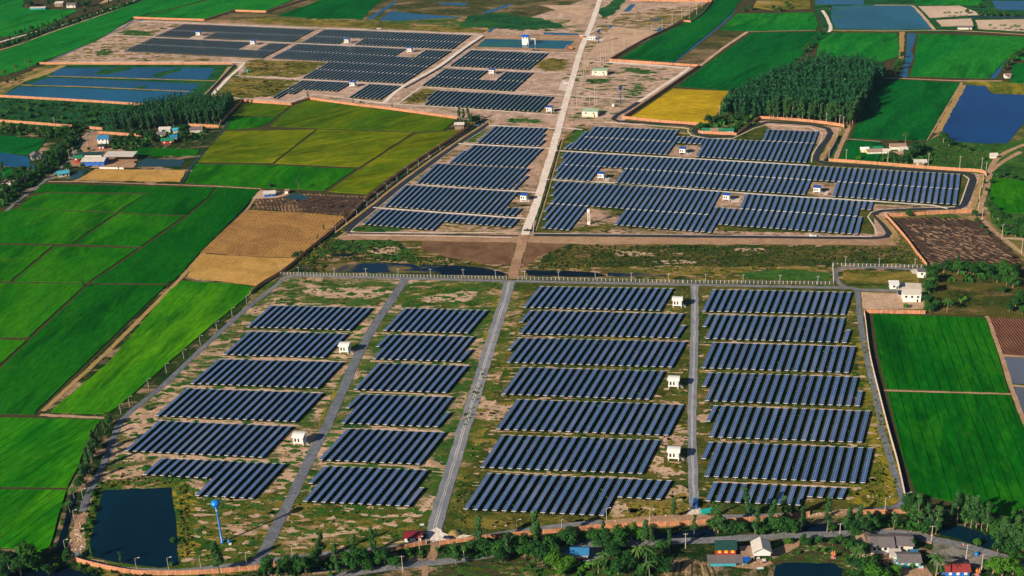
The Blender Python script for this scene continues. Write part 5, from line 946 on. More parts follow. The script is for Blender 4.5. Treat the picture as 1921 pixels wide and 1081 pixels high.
poles('up', 'utility_pole', 'utility pole', 6.2, 'cross', q4(480, 270, [(188, 975), (323, 985), (592, 992), (828, 995), (1070, 998), (1312, 1000), (1557, 1003), (1800, 1008)]) + q4(960, 270, [(98, 1015), (352, 1020), (627, 1022), (898, 1030), (1175, 1035), (1453, 1040), (1735, 1045)]) + [(1463, 532), (1534, 534), (1586, 497), (1649, 500), (1716, 501)], lambda i: f"slim pole on the white marsh fence, {ORD[i]} from the left", 'slim poles along the fence')
poles('up', 'utility_pole', 'utility pole', 14.0, 'cross', [(1171, 91), (1192, 81), (1223, 69.5), (1242, 59.5), (1261, 48), (1279, 38), (1293, 36), (1307, 29), (1317, 15), (1149, 102)], lambda i: f"tall pole beside the far shaded wall, {ORD[i]} in the row" if i < 9 else 'tall pole nearest the gatehouse, start of the row', 'tall poles along the far wall')
poles('up', 'utility_pole', 'utility pole', 14.0, 'cross', [(1127, 117), (1136, 114), (1102, 125), (1098, 136), (1095, 147), (1092, 161), (1089, 174), (1085, 186), (1082, 200), (1106, 197), (1120, 197), (1074, 220)], lambda i: f"tall thin pole right of the white road, {ORD[i]} from the back", 'poles right of the white road')
poles('mast', 'transmission_mast', 'mast', 20.0, 'cross', [(1132, 126), (1116, 202)], lambda i: ('thick tall mast behind the farther control building', 'thick tall mast behind the nearer control building')[i], None)
poles('up', 'utility_pole', 'utility pole', 10.5, 'cross', [(1555, 300), (1587, 304), (1665, 309), (1741, 312), (1800, 317), (1841, 320), (1849, 329), (1843, 352), (1837, 375), (1834, 406), (1842, 416), (1879, 448), (1916, 477)], lambda i: f"concrete pole along the right wall and track, {ORD[i]} from the left bend", 'poles along the right wall and track')
poles('up', 'utility_pole', 'utility pole', 9.0, 'cross', [(1349, 218), (1362, 214), (1386, 220), (1451, 223), (1517, 229), (1550, 231), (1575, 235), (1582, 238), (1570, 259)], lambda i: f"concrete pole in front of the square wood, {ORD[i]} from the left", 'poles before the square wood')
poles('up', 'utility_pole', 'utility pole', 8.6, 'cross', [(131, 299), (139, 294), (103, 237), (165, 276), (1286, 1030), (1575, 1011), (1747, 1016), (756, 1072), (871, 1051), (1841, 1070), (1812, 1052)], lambda i: 'concrete pole ' + ['left of the left hamlet sheds', 'just behind the leftmost hamlet pole', 'above the left hamlet among trees', 'beside the left hamlet yard', 'beside the muddy bottom garden', 'on the road left of the grey roofs', 'at the road verge right of the grey roofs', 'beside the bottom left stretch of public road', 'on the grass below the bottom gate', 'beside the bright bush at the bottom right', 'behind the red-roofed house'][i], 'village poles')
def tank_tower(lb, px, py, h, m, r=1.7):
    p = P(px, py); o = tag(empty('water_tower', p.x, p.y), lb, 'water tower'); a = MB(); a.tube([(0, 0, 0), (0, 0, .6), (0, 0, .7), (0, 0, h - 5.5), (0, 0, h - 3.6)], [.9, .85, .55, .42, .9], 12); a.build('stem', M[m], o, True)
    a = MB(); a.tube([(0, 0, h - 3.9), (0, 0, h - 2.9), (0, 0, h - 2.0), (0, 0, h - 1.1), (0, 0, h - .45), (0, 0, h - .3)], [.5, 1.35 * r / 1.7, r, r * .95, r * .5, .1], 16); a.build('tank', M[m], o, True); a = MB(); a.tube([(0, 0, h - 5.7), (0, 0, h - 5.3)], [.62, .62], 12); a.build('ring', M['white'], o)
    a = MB()
    for s in (-.2, .2): a.bar((s, -.75, .5), (s, -.75, h - 3), .04, .04)
    a.build('ladder', M['steel'], o)
tank_tower('bright blue lollipop water tower beside the near pond', 417, 1018, 23.5, 'towerblue', 2.2); tank_tower('dark blue lollipop water tower beside the gatehouse', 1123, 81, 15, 'navy'); tank_tower('dark blue lollipop water tower on the brown plot above the ring road', 1164, 194, 16.5, 'navy')
p = P(1105, 421); o = tag(empty('water_tower', p.x, p.y, 0, R_(-18)), 'white box-framed tower with tank on top in the bare notch', 'water tower')
for a_ in (-1, 1):
    for b_ in (-1, 1): a = MB(); a.box(a_ * .8 - .11, b_ * .8 - .11, 2.4, a_ * .8 + .11, b_ * .8 + .11, 9.3); a.build('leg', M['cream'], o)
a = MB(); a.box(-1.05, -1.05, 0, 1.05, 1.05, 2.4); a.build('base_room', M['cream'], o); a = MB(); a.box(-.95, -.95, 9.3, .95, .95, 11.6); a.build('tank', M['white'], o); a = MB()
for z in (4.2, 6.0, 7.8):
    for s in (-1, 1): a.bar((-.8, s * .8, z), (.8, s * .8, z), .16, .2); a.bar((s * .8, -.8, z), (s * .8, .8, z), .16, .2)
a.build('brace', M['cream'], o)
def barrel(lb, px, py, m='towerblue', r=.7, h=1.8):
    p = P(px, py); a = MB(); a.tube([(p.x, p.y, 0), (p.x, p.y, h * .9), (p.x, p.y, h), (p.x, p.y, h + .15)], [r, r, r * .7, r * .25], 12); tag(a.build('water_drum', M[m], None, True), lb, 'water drum')
barrel('blue drum at the foot of the blue water tower', 430, 1019); barrel('blue drum lying by the verge right of the palm', 1832, 1042, r=.9, h=1.4)
# ------------------------------------------------------------------ vehicles
def car(lb, px, py, rz, m, kind='car'):
    p = P(px, py); o = tag(empty('parked_' + kind, p.x, p.y, 0, R_(rz)), lb, kind); L, W2 = (5.0, .9) if kind != 'truck' else (6.4, 1.1); h = L / 2; n = MB()
    if kind == 'car': pr = [(-h, .35), (h, .35), (h, .8), (h - 1.2, .95), (-h + .3, 1.0), (-h, .9)]; cb = [(-h + .5, 1.0), (h - 1.5, .95), (h - 2.1, 1.45), (-h + 1.0, 1.48)]
    elif kind == 'pickup': pr = [(-h, .4), (h, .4), (h, .95), (h - 1.3, 1.1), (-h, 1.1)]; cb = [(-.5, 1.1), (h - 1.4, 1.1), (h - 2.0, 1.7), (-.3, 1.75)]
    else: pr = [(-h, .6), (h, .6), (h, 1.3), (-h, 1.3)]; cb = [(h - 1.8, 1.3), (h, 1.3), (h - .2, 2.4), (h - 1.8, 2.4)]
    def ext(pts, w_, name, mm):
        b = MB(); k = len(pts); v = len(b.v); b.v += [(x, -w_, z) for x, z in pts] + [(x, w_, z) for x, z in pts]; b.idx(v, [tuple(range(k)), tuple(reversed(range(k, 2 * k)))] + [(i, k + i, k + (i + 1) % k, (i + 1) % k) for i in range(k)]); return b.build(name, M[mm], o)
    ext(pr, W2, 'body', m); ext(cb, W2 - .12, 'cabin', 'glass'); r = MB(); tp = cb[2:]; r.box(min(tp[0][0], tp[1][0]) - .05, -W2 + .15, tp[0][1] + .03, max(tp[0][0], tp[1][0]) + .05, W2 - .15, tp[0][1] + .1); r.build('roof', M[m], o)
    if kind == 'truck': r = MB(); r.box(-h, -W2, 1.3, h - 2.0, W2, 2.0); r.build('cargo_bed', M[m], o)
    for x in (-h + .9, h - .9):
        for s in (-1, 1): wv = MB(); wv.tube([(x, s * (W2 - .02), .36), (x, s * (W2 - .26), .36)], [.36, .36], 12); wh = wv.build('wheel', M['black'], o); wv = MB(); wv.tube([(x, s * (W2 + .01), .36), (x, s * (W2 - .03), .36)], [.2, .2], 10); wv.build('rim', M['rail'], wh)
car('white pickup driving on the asphalt strip below the middle plant', 1525, 443.5, -8, 'white', 'pickup'); car('dark car parked beside the white office, left one', 1687, 551, 80, 'car_dark'); car('dark car parked beside the white office, right one', 1694, 551.5, 80, 'car_blue')
car('blue truck at the bottom end of the right gravel road', 1304, 949, 80, 'car_blue', 'truck'); car('turquoise truck among trees beside the rubble, bottom right', 1327, 963, 10, 'teal', 'truck'); car('dark pickup near the junction left of the white road', 989, 434, -10, 'car_dark', 'pickup')
car('white pickup beside the bottom gate and the dirt pile', 842, 1012, -25, 'car_dark', 'pickup'); car('silver pickup on the concrete pad left of the white road', 1063, 157, -12, 'white', 'pickup'); car('dark car beside the reservoir road, left of the excavator', 1002, 95.5, -15, 'car_dark'); car('second dark car beside the reservoir road', 1009, 96, -15, 'car_dark'); car('white car on the far top road of the plant', 711, 55, -15, 'white'); car('dark car on the ring road near the corner trees', 899, 236, 55, 'car_blue')
p = P(1072, 93); o = tag(empty('excavator', p.x, p.y, 0, R_(160)), 'orange excavator parked beside the reservoir', 'excavator'); a = MB(); a.box(-1.8, -1.4, 0, 1.8, -.8, .9); a.box(-1.8, .8, 0, 1.8, 1.4, .9); a.build('track', M['black'], o); a = MB(); a.box(-1.6, -1.2, .9, 1.3, 1.2, 2.4); a.box(.2, -1.1, 2.4, 1.3, 0, 3.1); a.build('body', M['orange'], o); a = MB(); a.bar((1.2, 0, 1.8), (4.2, 0, 4.4), .4, .5); a.bar((4.2, 0, 4.4), (6.2, 0, 1.4), .35, .4); a.box(5.8, -.5, .4, 6.6, .5, 1.5); a.build('arm', M['orange'], o)
# motorcycle and its rider on the public road
p = P(1807, 1025); o = tag(empty('motorcycle', p.x, p.y, 0, R_(-22)), 'motorcycle ridden along the public road by the dark pond', 'motorcycle'); 
for x in (-.6, .62): a = MB(); a.tube([(x, -.05, .3), (x, .05, .3)], [.3, .3], 12); a.build('wheel', M['black'], o)
a = MB(); a.bar((-.6, 0, .35), (.5, 0, .55), .18, .3); a.bar((-.75, 0, .8), (.1, 0, .78), .25, .12); a.bar((.62, 0, .3), (.45, 0, 1.05), .08, .08); a.bar((.45, -.33, 1.05), (.45, .33, 1.05), .05, .05); a.build('body', M['redwall'], o)
def person(x, y, z, rz, lb, shirt, sit=True):
    o = tag(empty('person', x, y, z, rz), lb, 'person'); 
    J = [(0, 0, 0), (.02, 0, .22), (.06, 0, .45), (.08, 0, .52), (.09, 0, .60), (.09, 0, .72), (0, .1, 0), (.36, .13, .02), (.34, .14, -.42), (.48, .14, -.44), (0, -.1, 0), (.36, -.13, .02), (.34, -.14, -.42), (.48, -.14, -.44), (.05, .19, .44), (.20, .25, .2), (.46, .24, .26), (.54, .22, .27), (.05, -.19, .44), (.20, -.25, .2), (.46, -.24, .26), (.54, -.22, .27)]
    if not sit: J = [(a, b, c) if i < 6 else {7: (0, .1, -.42), 8: (-.02, .1, -.84), 9: (.12, .11, -.87), 11: (.03, -.1, -.42), 12: (-.01, -.1, -.84), 13: (.12, -.11, -.87), 15: (.02, .26, .16), 16: (.1, .27, -.06), 17: (.12, .27, -.14), 19: (.02, -.26, .16), 20: (.1, -.27, -.06), 21: (.12, -.27, -.14)}.get(i, (a, b, c)) for i, (a, b, c) in enumerate(J)]
    E = [(0, 1), (1, 2), (2, 3), (3, 4), (4, 5), (0, 6), (6, 7), (7, 8), (8, 9), (0, 10), (10, 11), (11, 12), (12, 13), (2, 14), (14, 15), (15, 16), (16, 17), (2, 18), (18, 19), (19, 20), (20, 21)]
    Rr = {0: .13, 1: .13, 2: .16, 3: .06, 4: .095, 5: .08, 6: .09, 7: .065, 8: .045, 9: .035, 10: .09, 11: .065, 12: .045, 13: .035, 14: .065, 15: .045, 16: .033, 17: .03, 18: .065, 19: .045, 20: .033, 21: .03}
    me = bpy.data.meshes.new('body'); me.from_pydata(J, E, []); b = obj('body', me, o); b.modifiers.new('skin', 'SKIN'); [setattr(me.skin_vertices[0].data[i], 'radius', (r, r)) for i, r in Rr.items()]; me.skin_vertices[0].data[0].use_root = True
    b.modifiers.new('sub', 'SUBSURF').levels = 1; me.materials.append(M[shirt]); a = MB(); a.ball((.085, 0, .68), .115, 8); a.build('helmet' if sit else 'hair', M['yellow' if sit else 'black'], o, True)
person(p.x - .2, p.y + .05, .88, R_(-22), 'motorcyclist in a pale shirt and yellow helmet on the public road', 'cream')
for (px, py), lb, m in (((1297, 958), 'person in dark clothes standing in the white rubble by the right road', 'car_dark'), ((1593, 957), 'person in pink standing beside the rubble heap, bottom right', 'pink'), ((861, 1003), 'person standing on the gravel left of the dirt pile', 'car_blue')):
    q = P(px, py); person(q.x, q.y, .9, .4, lb, m, False)
# ------------------------------------------------------------------ vegetation
def crown_quads(mb, clusters, n, size, r_, flat=.0):
    tot = sum(c[3] * c[3] for c in clusters)
    for (cx, cy, cz, cr, ch) in clusters:
        k = int(n * cr * cr / tot)
        for _ in range(k):
            while True:
                a, b, c = r_.uniform(-1, 1), r_.uniform(-1, 1), r_.uniform(-1, 1); q = a * a + b * b + c * c
                if .12 < q < 1: break
            x, y, z = cx + a * cr, cy + b * cr, cz + c * ch; s = size * r_.uniform(.6, 1.25)
            nrm = Vector((a + r_.uniform(-.7, .7), b + r_.uniform(-.7, .7), c * .8 + .35 + r_.uniform(-.6, .6))).normalized(); t = nrm.orthogonal().normalized(); t.rotate(Matrix.Rotation(r_.uniform(0, 6.28), 3, nrm)); u = nrm.cross(t) * r_.uniform(.5, .8)
            o = Vector((x, y, z)); mb.face([o - t * s, o - u * s, o + t * s, o + u * s])
def make_tree(kind, seed):
    r_ = random.Random(seed); cr = MB(); tk = MB()
    if kind == 'e':      # tall narrow eucalyptus, height 16
        H = 16; tk.tube([(0, 0, 0), (.15, 0, 5), (r_.uniform(-.5, .5), r_.uniform(-.4, .4), 10), (0, 0, 15)], [.24, .18, .12, .04], 6); cl = []
        for i in range(9):
            z = 5.5 + i * 1.15 + r_.uniform(-.4, .4); a = r_.uniform(0, 6.28); rr = r_.uniform(.5, 1.5) * (1 - i * .06); w_ = r_.uniform(1.0, 1.75) * (1 - .045 * i)
            cl.append((math.cos(a) * rr, math.sin(a) * rr, z, w_, w_ * 1.15)); tk.tube([(0, 0, z - 2), (math.cos(a) * rr, math.sin(a) * rr, z)], [.09, .03], 4)
        crown_quads(cr, cl, 950, .42, r_)
    elif kind == 'b':    # broad bushy tree, height 8
        H = 8; tk.tube([(0, 0, 0), (.1, .1, 2), (0, 0, 5)], [.28, .2, .08], 6); cl = [(0, 0, 5.2, 2.2, 2.0)]
        for i in range(8):
            a = i * .8 + r_.uniform(-.3, .3); rr = r_.uniform(1.2, 2.3); z = r_.uniform(3.0, 6.2); w_ = r_.uniform(1.0, 1.7); cl.append((math.cos(a) * rr, math.sin(a) * rr, z, w_, w_ * .9)); tk.tube([(0, 0, 2), (math.cos(a) * rr, math.sin(a) * rr, z)], [.12, .04], 4)
        crown_quads(cr, cl, 1100, .36, r_)
    elif kind == 's':    # small shrub, height 3
        H = 3; tk.tube([(0, 0, 0), (0, 0, 1.6)], [.08, .03], 5); crown_quads(cr, [(0, 0, 1.5, 1.1, 1.2), (.6, .3, 1.1, .7, .8), (-.5, .5, 1.0, .7, .8)], 260, .26, r_)
    elif kind == 'p':    # coconut palm, height 9
        H = 9; tk.tube([(0, 0, 0), (.3, 0, 3), (.25, .1, 6), (0, 0, 8)], [.24, .17, .14, .12], 7)
        for i in range(20):
            a = i * 2.4; up = r_.uniform(-.1, .9); L = r_.uniform(2.4, 3.2); d = Vector((math.cos(a), math.sin(a), 0)); pr = Vector((0, 0, 8)); side = Vector((-d.y, d.x, 0))
            for j in range(5):
                t = (j + 1) / 5; q = Vector((0, 0, 8)) + d * L * t + Vector((0, 0, up * L * t - 1.35 * L * t * t * .6)); w_ = .45 * (1 - t * .7)
                cr.face([pr - side * (w_ + .08) - Vector((0, 0, .2)), pr, q, q - side * w_ - Vector((0, 0, .2))]); cr.face([pr, pr + side * (w_ + .08) - Vector((0, 0, .2)), q + side * w_ - Vector((0, 0, .2)), q]); pr = q
    elif kind == 'n':    # banana clump, height 4
        H = 4; tk.tube([(0, 0, 0), (0, 0, 2.2)], [.2, .13], 7)
        for i in range(11):
            a = i * 2.4; d = Vector((math.cos(a), math.sin(a), 0)); side = Vector((-d.y, d.x, 0)); pr = Vector((0, 0, 2.0)); L = r_.uniform(1.5, 2.2); up = r_.uniform(.6, 1.5)
            for j in range(4):
                t = (j + 1) / 4; q = Vector((0, 0, 2.0)) + d * L * t + Vector((0, 0, up * L * t - 1.1 * L * t * t)); w_ = .38 * math.sin(math.pi * min(.95, t * .8 + .2)); cr.face([pr - side * .3, pr + side * .3, q + side * w_, q - side * w_]); pr = q
    return cr, tk, H
LEAF = {'e': 'leaf_e', 'b': 'leaf_b', 's': 'leaf_y', 'p': 'leaf_p', 'n': 'leaf_n', 'y': 'leaf_y'}
TM = {}
for k in 'ebspn':
    TM[k] = []
    for sd_ in range({'e': 5, 'b': 4, 's': 3, 'p': 3, 'n': 2}[k]):
        cr, tk, H = make_tree(k, 100 + sd_ * 7 + ord(k)); TM[k].append((cr.mesh('crown', M[LEAF[k]]), tk.mesh('trunk', M['bark']), H, cr, tk))
TM['y'] = [(cr.mesh('crown', M['leaf_y']), b, H, cr, tk) for (a, b, H, cr, tk) in TM['b']]
NAMES = {'e': 'eucalyptus_tree', 'b': 'bushy_tree', 's': 'shrub', 'p': 'palm_tree', 'n': 'banana_plant', 'y': 'bushy_tree'}; CATS = {'e': 'tree', 'b': 'tree', 's': 'shrub', 'p': 'palm tree', 'n': 'banana plant', 'y': 'tree'}
ADJ = {'e': 'tall slender eucalyptus', 'b': 'round dark tree', 's': 'small green shrub', 'p': 'coconut palm', 'n': 'banana plant', 'y': 'bright bushy tree'}
def tree(k, px, py, h, label, group=None, world=None):
    p = world or P(px, py); v = rnd.choice(TM[k]); o = empty(NAMES[k], p.x, p.y, 0, rnd.uniform(0, 6.28), h / v[2])
    if k in 'by': o.scale = (h / v[2] * rnd.uniform(.85, 1.3), h / v[2] * rnd.uniform(.85, 1.3), h / v[2] * rnd.uniform(.8, 1.1))
    else: o.scale = (h / v[2] * rnd.uniform(.85, 1.35), h / v[2] * rnd.uniform(.85, 1.35), h / v[2] * rnd.uniform(.85, 1.12))
    o.rotation_euler[0] = rnd.uniform(-.05, .05); o.rotation_euler[1] = rnd.uniform(-.05, .05)
    tag(o, label, CATS[k], group); obj('trunk', v[1], o); obj('crown', v[0], o)
def clump(where, items, group=None):
    items = sorted(items, key=lambda t: t[1]); cnt = {}; tot = {}
    for it in items: tot[it[0]] = tot.get(it[0], 0) + 1
    for k, px, py, h in items:
        h = h * (1.18 if py > 780 else 1.0); i = cnt[k] = cnt.get(k, 0) + 1
        lb = f"{ADJ[k]} {where}" if tot[k] == 1 else f"{ADJ[k]}, {ORD[i - 1]} from left {where}"
        tree(k, px, py, h, lb, group or ('trees ' + where))
def topx(v):   # world ground point -> photo pixel (for ordering and labels)
    dx, dy, dz = v.x, v.y, -CH; zc = dy * CP - dz * SP; yc = dy * SP + dz * CP; u, vv = FP * dx / zc, -FP * yc / zc
    return 960.5 + CR * u - SR * vv, 540.5 + SR * u + CR * vv
class Merge:      # many crowns as one object
    def __init__(s): s.V = []; s.F = []; s.o = 0; s.cache = {}
    def add(s, mb, p, sc3, rz):
        if id(mb) not in s.cache: s.cache[id(mb)] = (np.array(mb.v, dtype=np.float32), [f for f in mb.f])
        v, f = s.cache[id(mb)]; c, q = math.cos(rz), math.sin(rz); w_ = np.empty_like(v); w_[:, 0] = (v[:, 0] * c - v[:, 1] * q) * sc3[0] + p.x; w_[:, 1] = (v[:, 0] * q + v[:, 1] * c) * sc3[0] + p.y; w_[:, 2] = v[:, 2] * sc3[1] + (p.z if len(p) > 2 else 0)
        s.V.append(w_); s.F.append((f, s.o)); s.o += len(v)
    def build(s, name, m):
        me = bpy.data.meshes.new(name); V = np.concatenate(s.V); ls = []; st = []; lt = []; n = 0
        for f, o in s.F:
            for q in f: st.append(n); lt.append(len(q)); ls.extend([i + o for i in q]); n += len(q)
        me.vertices.add(len(V)); me.vertices.foreach_set('co', V.ravel()); me.loops.add(n); me.loops.foreach_set('vertex_index', ls); me.polygons.add(len(st)); me.polygons.foreach_set('loop_start', st); me.polygons.foreach_set('loop_total', lt)
        me.materials.append(M[m]); me.update(calc_edges=True); return obj(name, me)
def thin(kind, seed, n, size):     # cheaper crowns for the woods
    r_ = random.Random(seed); cr = MB(); cl = []
    for i in range(7):
        z = 4 + i * 1.6 + r_.uniform(-.4, .4); a = r_.uniform(0, 6.28); rr = r_.uniform(.3, 1.3) * (1 - i * .07); w_ = r_.uniform(1.3, 2.1) * (1 - .07 * i); cl.append((math.cos(a) * rr, math.sin(a) * rr, z, w_, w_ * 1.2))
    crown_quads(cr, cl, n, size, r_); return cr
WOOD = [thin('e', 900 + i, 260, .58) for i in range(6)]; TR = MB(); TR.tube([(0, 0, 0), (0, 0, 11)], [.2, .08], 5)
def wood(name, lb, poly, sp, h, edge, where):
    mg, tg = Merge(), Merge(); pts = fillpts(poly, sp)
    w_ = W(poly); fr = []
    for p in pts:
        px, py = topx(p); d = min((p - (a + (b - a) * max(0, min(1, (p - a).dot(b - a) / (b - a).length_squared)))).length for a, b in [(P(*edge[i]), P(*edge[i + 1])) for i in range(len(edge) - 1)])
        if d < sp * .7: fr.append((px, p)); continue
        s = h / 16 * rnd.uniform(.8, 1.12); mg.add(rnd.choice(WOOD), p, (s * 1.05, s), rnd.uniform(0, 6.28)); tg.add(TR, p, (s, s), 0)
    tag(mg.build(name, 'leaf_f'), lb, 'wood', kind='stuff'); tag(tg.build('wood_trunks', 'bark'), 'thin pale trunks inside ' + where, 'trunks', kind='stuff')
    fr.sort(key=lambda t: t[0])
    for i, (px, p) in enumerate(fr[:39]): tree('e', 0, 0, h * rnd.uniform(.85, 1.08), f"tall slender tree on the edge of {where}, {ORD[i]} from the left", 'edge trees of ' + where, world=p)
wood('dense_wood', 'square dark green plantation wood right of the golden paddy', [(1352, 222), (1367, 205), (1402, 187), (1440, 168), (1480, 150), (1535, 133), (1620, 138), (1658, 147), (1650, 168), (1600, 236), (1575, 235), (1440, 223)], 4.0, 20, [(1440, 221), (1575, 233), (1600, 234), (1652, 165)], 'the square wood')
wood('dense_wood', 'dark wood below the three ponds, behind the hamlet', [(198, 244), (212, 228), (250, 215), (285, 207), (330, 200), (400, 195), (435, 193), (440, 200), (415, 234), (340, 236), (270, 248), (220, 250)], 4.2, 15, [(220, 249), (270, 246), (340, 234), (415, 232)], 'the wood above the hamlet')
# trees in the foreground and along the canals, base pixel and height
clump('along the left road above the pond', [('e', 197, 812, 8), ('b', 206, 800, 6), ('e', 186, 826, 9), ('b', 180, 842, 7), ('e', 178, 852, 11), ('e', 172, 868, 12), ('b', 168, 862, 7), ('e', 166, 884, 12), ('b', 160, 893, 7), ('e', 160, 905, 11), ('b', 152, 915, 6), ('p', 140, 935, 6), ('p', 132, 962, 5.5), ('b', 124, 955, 4), ('s', 175, 930, 3), ('s', 176, 960, 3), ('s', 170, 985, 3.5), ('s', 163, 1010, 3), ('b', 130, 1054, 6), ('s', 118, 985, 2.5)])
clump('in the bottom left corner', [('y', 52, 1058, 11), ('b', 18, 1068, 9), ('b', 70, 1072, 9), ('b', 40, 1080, 9), ('b', 4, 1050, 6), ('b', 92, 1078, 5), ('s', 152, 1066, 3), ('b', 8, 1088, 8), ('s', 106, 1068, 3)])
clump('around the near pond', [('e', 325, 906, 5.5), ('e', 229, 1058, 5.5), ('e', 174, 1050, 6.5), ('s', 322, 1062, 2.5), ('s', 325, 1018, 2.6), ('e', 412, 1075, 15.5), ('e', 700, 1010, 4)])
clump('behind the bottom left wall', [('b', 505, 1079, 9), ('e', 526, 1086, 8), ('b', 536, 1072, 8), ('b', 558, 1070, 8), ('b', 590, 1064, 7), ('e', 604, 1050, 13), ('e', 630, 1066, 13), ('b', 650, 1062, 9), ('e', 664, 1052, 11), ('b', 680, 1060, 9), ('e', 706, 1052, 15), ('b', 722, 1058, 9), ('b', 740, 1066, 7), ('b', 690, 1070, 7), ('e', 636, 1085, 9), ('s', 700, 1050, 4), ('b', 668, 1072, 7), ('e', 596, 1012 + 40, 8), ('s', 620, 1082, 3), ('b', 574, 1074, 7), ('s', 765, 1036, 3)])
clump('right of the bottom gate', [('e', 900, 1030, 16), ('b', 890, 1035, 6), ('b', 916, 1042, 8), ('e', 953, 1048, 12), ('b', 935, 1044, 9), ('e', 856, 1061, 11), ('b', 962, 1040, 9), ('b', 980, 1034, 9), ('b', 985, 1046, 8), ('b', 940, 1055, 6), ('s', 848, 1032, 3), ('s', 872, 1036, 3.4)])
clump('around the blue-roofed house', [('e', 1006, 1030, 17), ('b', 1002, 1046, 9), ('b', 1030, 1040, 9), ('b', 1018, 1056, 9), ('b', 1045, 1050, 7), ('y', 1043, 1068, 9), ('y', 1068, 1070, 8), ('b', 1070, 1024, 8), ('b', 1056, 1020, 7), ('e', 1131, 1020, 12), ('b', 1120, 1024, 9), ('b', 1140, 1028, 9), ('b', 1165, 1028, 9.5), ('b', 1150, 1042, 7), ('p', 1135, 1072, 8), ('p', 1122, 1078, 7), ('n', 1100, 1068, 4), ('n', 1112, 1066, 4), ('s', 1092, 1074, 3.4), ('y', 1058, 1082, 7)])
clump('in the garden right of the blue-roofed house', [('y', 1185, 1013, 8), ('e', 1212, 1023, 13), ('e', 1222, 1026, 10), ('y', 1204, 1016, 8), ('b', 1242, 1036, 7), ('e', 1256, 1037, 12), ('p', 1195, 1066, 9.5), ('p', 1212, 1068, 9), ('p', 1219, 1088, 8), ('b', 1175, 1052, 6), ('b', 1180, 1070, 8), ('b', 1160, 1078, 7), ('b', 1248, 1078, 7), ('b', 1205, 1082, 6), ('y', 1163, 1056, 5), ('b', 1232, 1060, 4)])
clump('beside the bottom right wall', [('e', 1263, 972, 10.5), ('e', 1302, 1002, 9), ('e', 1347, 1001, 15), ('b', 1340, 996, 8), ('e', 1338, 972, 8), ('b', 1360, 998, 7), ('e', 1399, 972, 15), ('e', 1416, 1004, 14), ('b', 1375, 1000, 6), ('b', 1394, 1001, 6), ('b', 1430, 1003, 6), ('b', 1440, 994, 6), ('e', 1450, 998, 17), ('b', 1460, 1000, 8), ('e', 1471, 984, 14), ('e', 1487, 974, 9.5), ('e', 1502, 967, 9)])
clump('between canal and public road, right part', [('e', 1502, 998, 12), ('b', 1486, 1000, 8), ('b', 1475, 1002, 6), ('e', 1551, 1000, 15), ('b', 1560, 1000, 5), ('e', 1590, 996, 12), ('b', 1598, 1000, 8), ('e', 1612, 997, 14), ('e', 1630, 996, 11), ('b', 1622, 1000, 8), ('b', 1640, 994, 7), ('b', 1650, 985, 5), ('e', 1676, 996, 9), ('s', 1690, 990, 3)])
clump('on the bank by the dark canal at right', [('b', 1709, 968, 9), ('b', 1704, 950, 7), ('e', 1722, 991, 16), ('e', 1732, 985, 14), ('e', 1743, 1001, 15), ('b', 1738, 1003, 8), ('e', 1755, 1003, 13), ('e', 1722, 970, 9), ('b', 1750, 985, 7), ('b', 1765, 984, 6), ('b', 1772, 976, 5), ('e', 1796, 984, 14), ('e', 1810, 988, 17), ('e', 1803, 978, 13), ('e', 1821, 991, 15), ('e', 1831, 993, 16), ('e', 1841, 995, 13), ('e', 1851, 998, 16), ('b', 1815, 982, 8), ('b', 1836, 985, 8), ('b', 1860, 998, 8), ('e', 1785, 976, 9), ('y', 1831, 1024, 3.6)])
clump('at the far bottom right corner', [('e', 1880, 1023, 15), ('b', 1870, 1012, 8), ('e', 1890, 1030, 13), ('e', 1903, 1036, 16), ('b', 1895, 1040, 9), ('e', 1917, 1046, 17), ('e', 1870, 1044, 11), ('b', 1912, 1030, 9), ('b', 1925, 1040, 9), ('e', 1895, 1010, 14), ('e', 1910, 1000, 13), ('b', 1880, 1000, 8), ('b', 1926, 1015, 9), ('b', 1903, 1055, 6), ('y', 1862, 1078, 8), ('y', 1880, 1082, 9), ('y', 1900, 1078, 7), ('y', 1916, 1090, 8), ('b', 1848, 1068, 5), ('b', 1902, 1064, 6)])
clump('in the village gardens below the grey roofs', [('p', 1612, 1063, 10), ('p', 1755, 1083, 11), ('b', 1605, 1014, 6), ('b', 1600, 1040, 7), ('b', 1620, 1044, 6), ('b', 1588, 1030, 5), ('b', 1709, 1030, 5.5), ('b', 1716, 1020, 4), ('y', 1681, 1080, 5), ('b', 1625, 1078, 8), ('b', 1645, 1052, 4), ('s', 1710, 1066, 3.5), ('b', 1760, 1078, 5), ('y', 1635, 1092, 9), ('y', 1652, 1094, 8), ('b', 1608, 1072, 7), ('b', 1575, 1020, 4.5), ('b', 1507, 1022, 4.5), ('b', 1516, 1026, 4), ('b', 1537, 1022, 4.5), ('b', 1562, 1024, 3.5), ('s', 1480, 1020, 3.5), ('s', 1455, 1028, 3), ('s', 1545, 1036, 2.5), ('s', 1530, 1034, 2.2), ('s', 1498, 1040, 2.2)])
clump('around the maroon hut', [('s', 752, 1006, 2.5), ('s', 735, 1010, 2.2), ('e', 706, 1008, 4.5), ('s', 745, 1016, 2.6), ('s', 820, 1034, 2.4), ('s', 790, 1040, 2)])
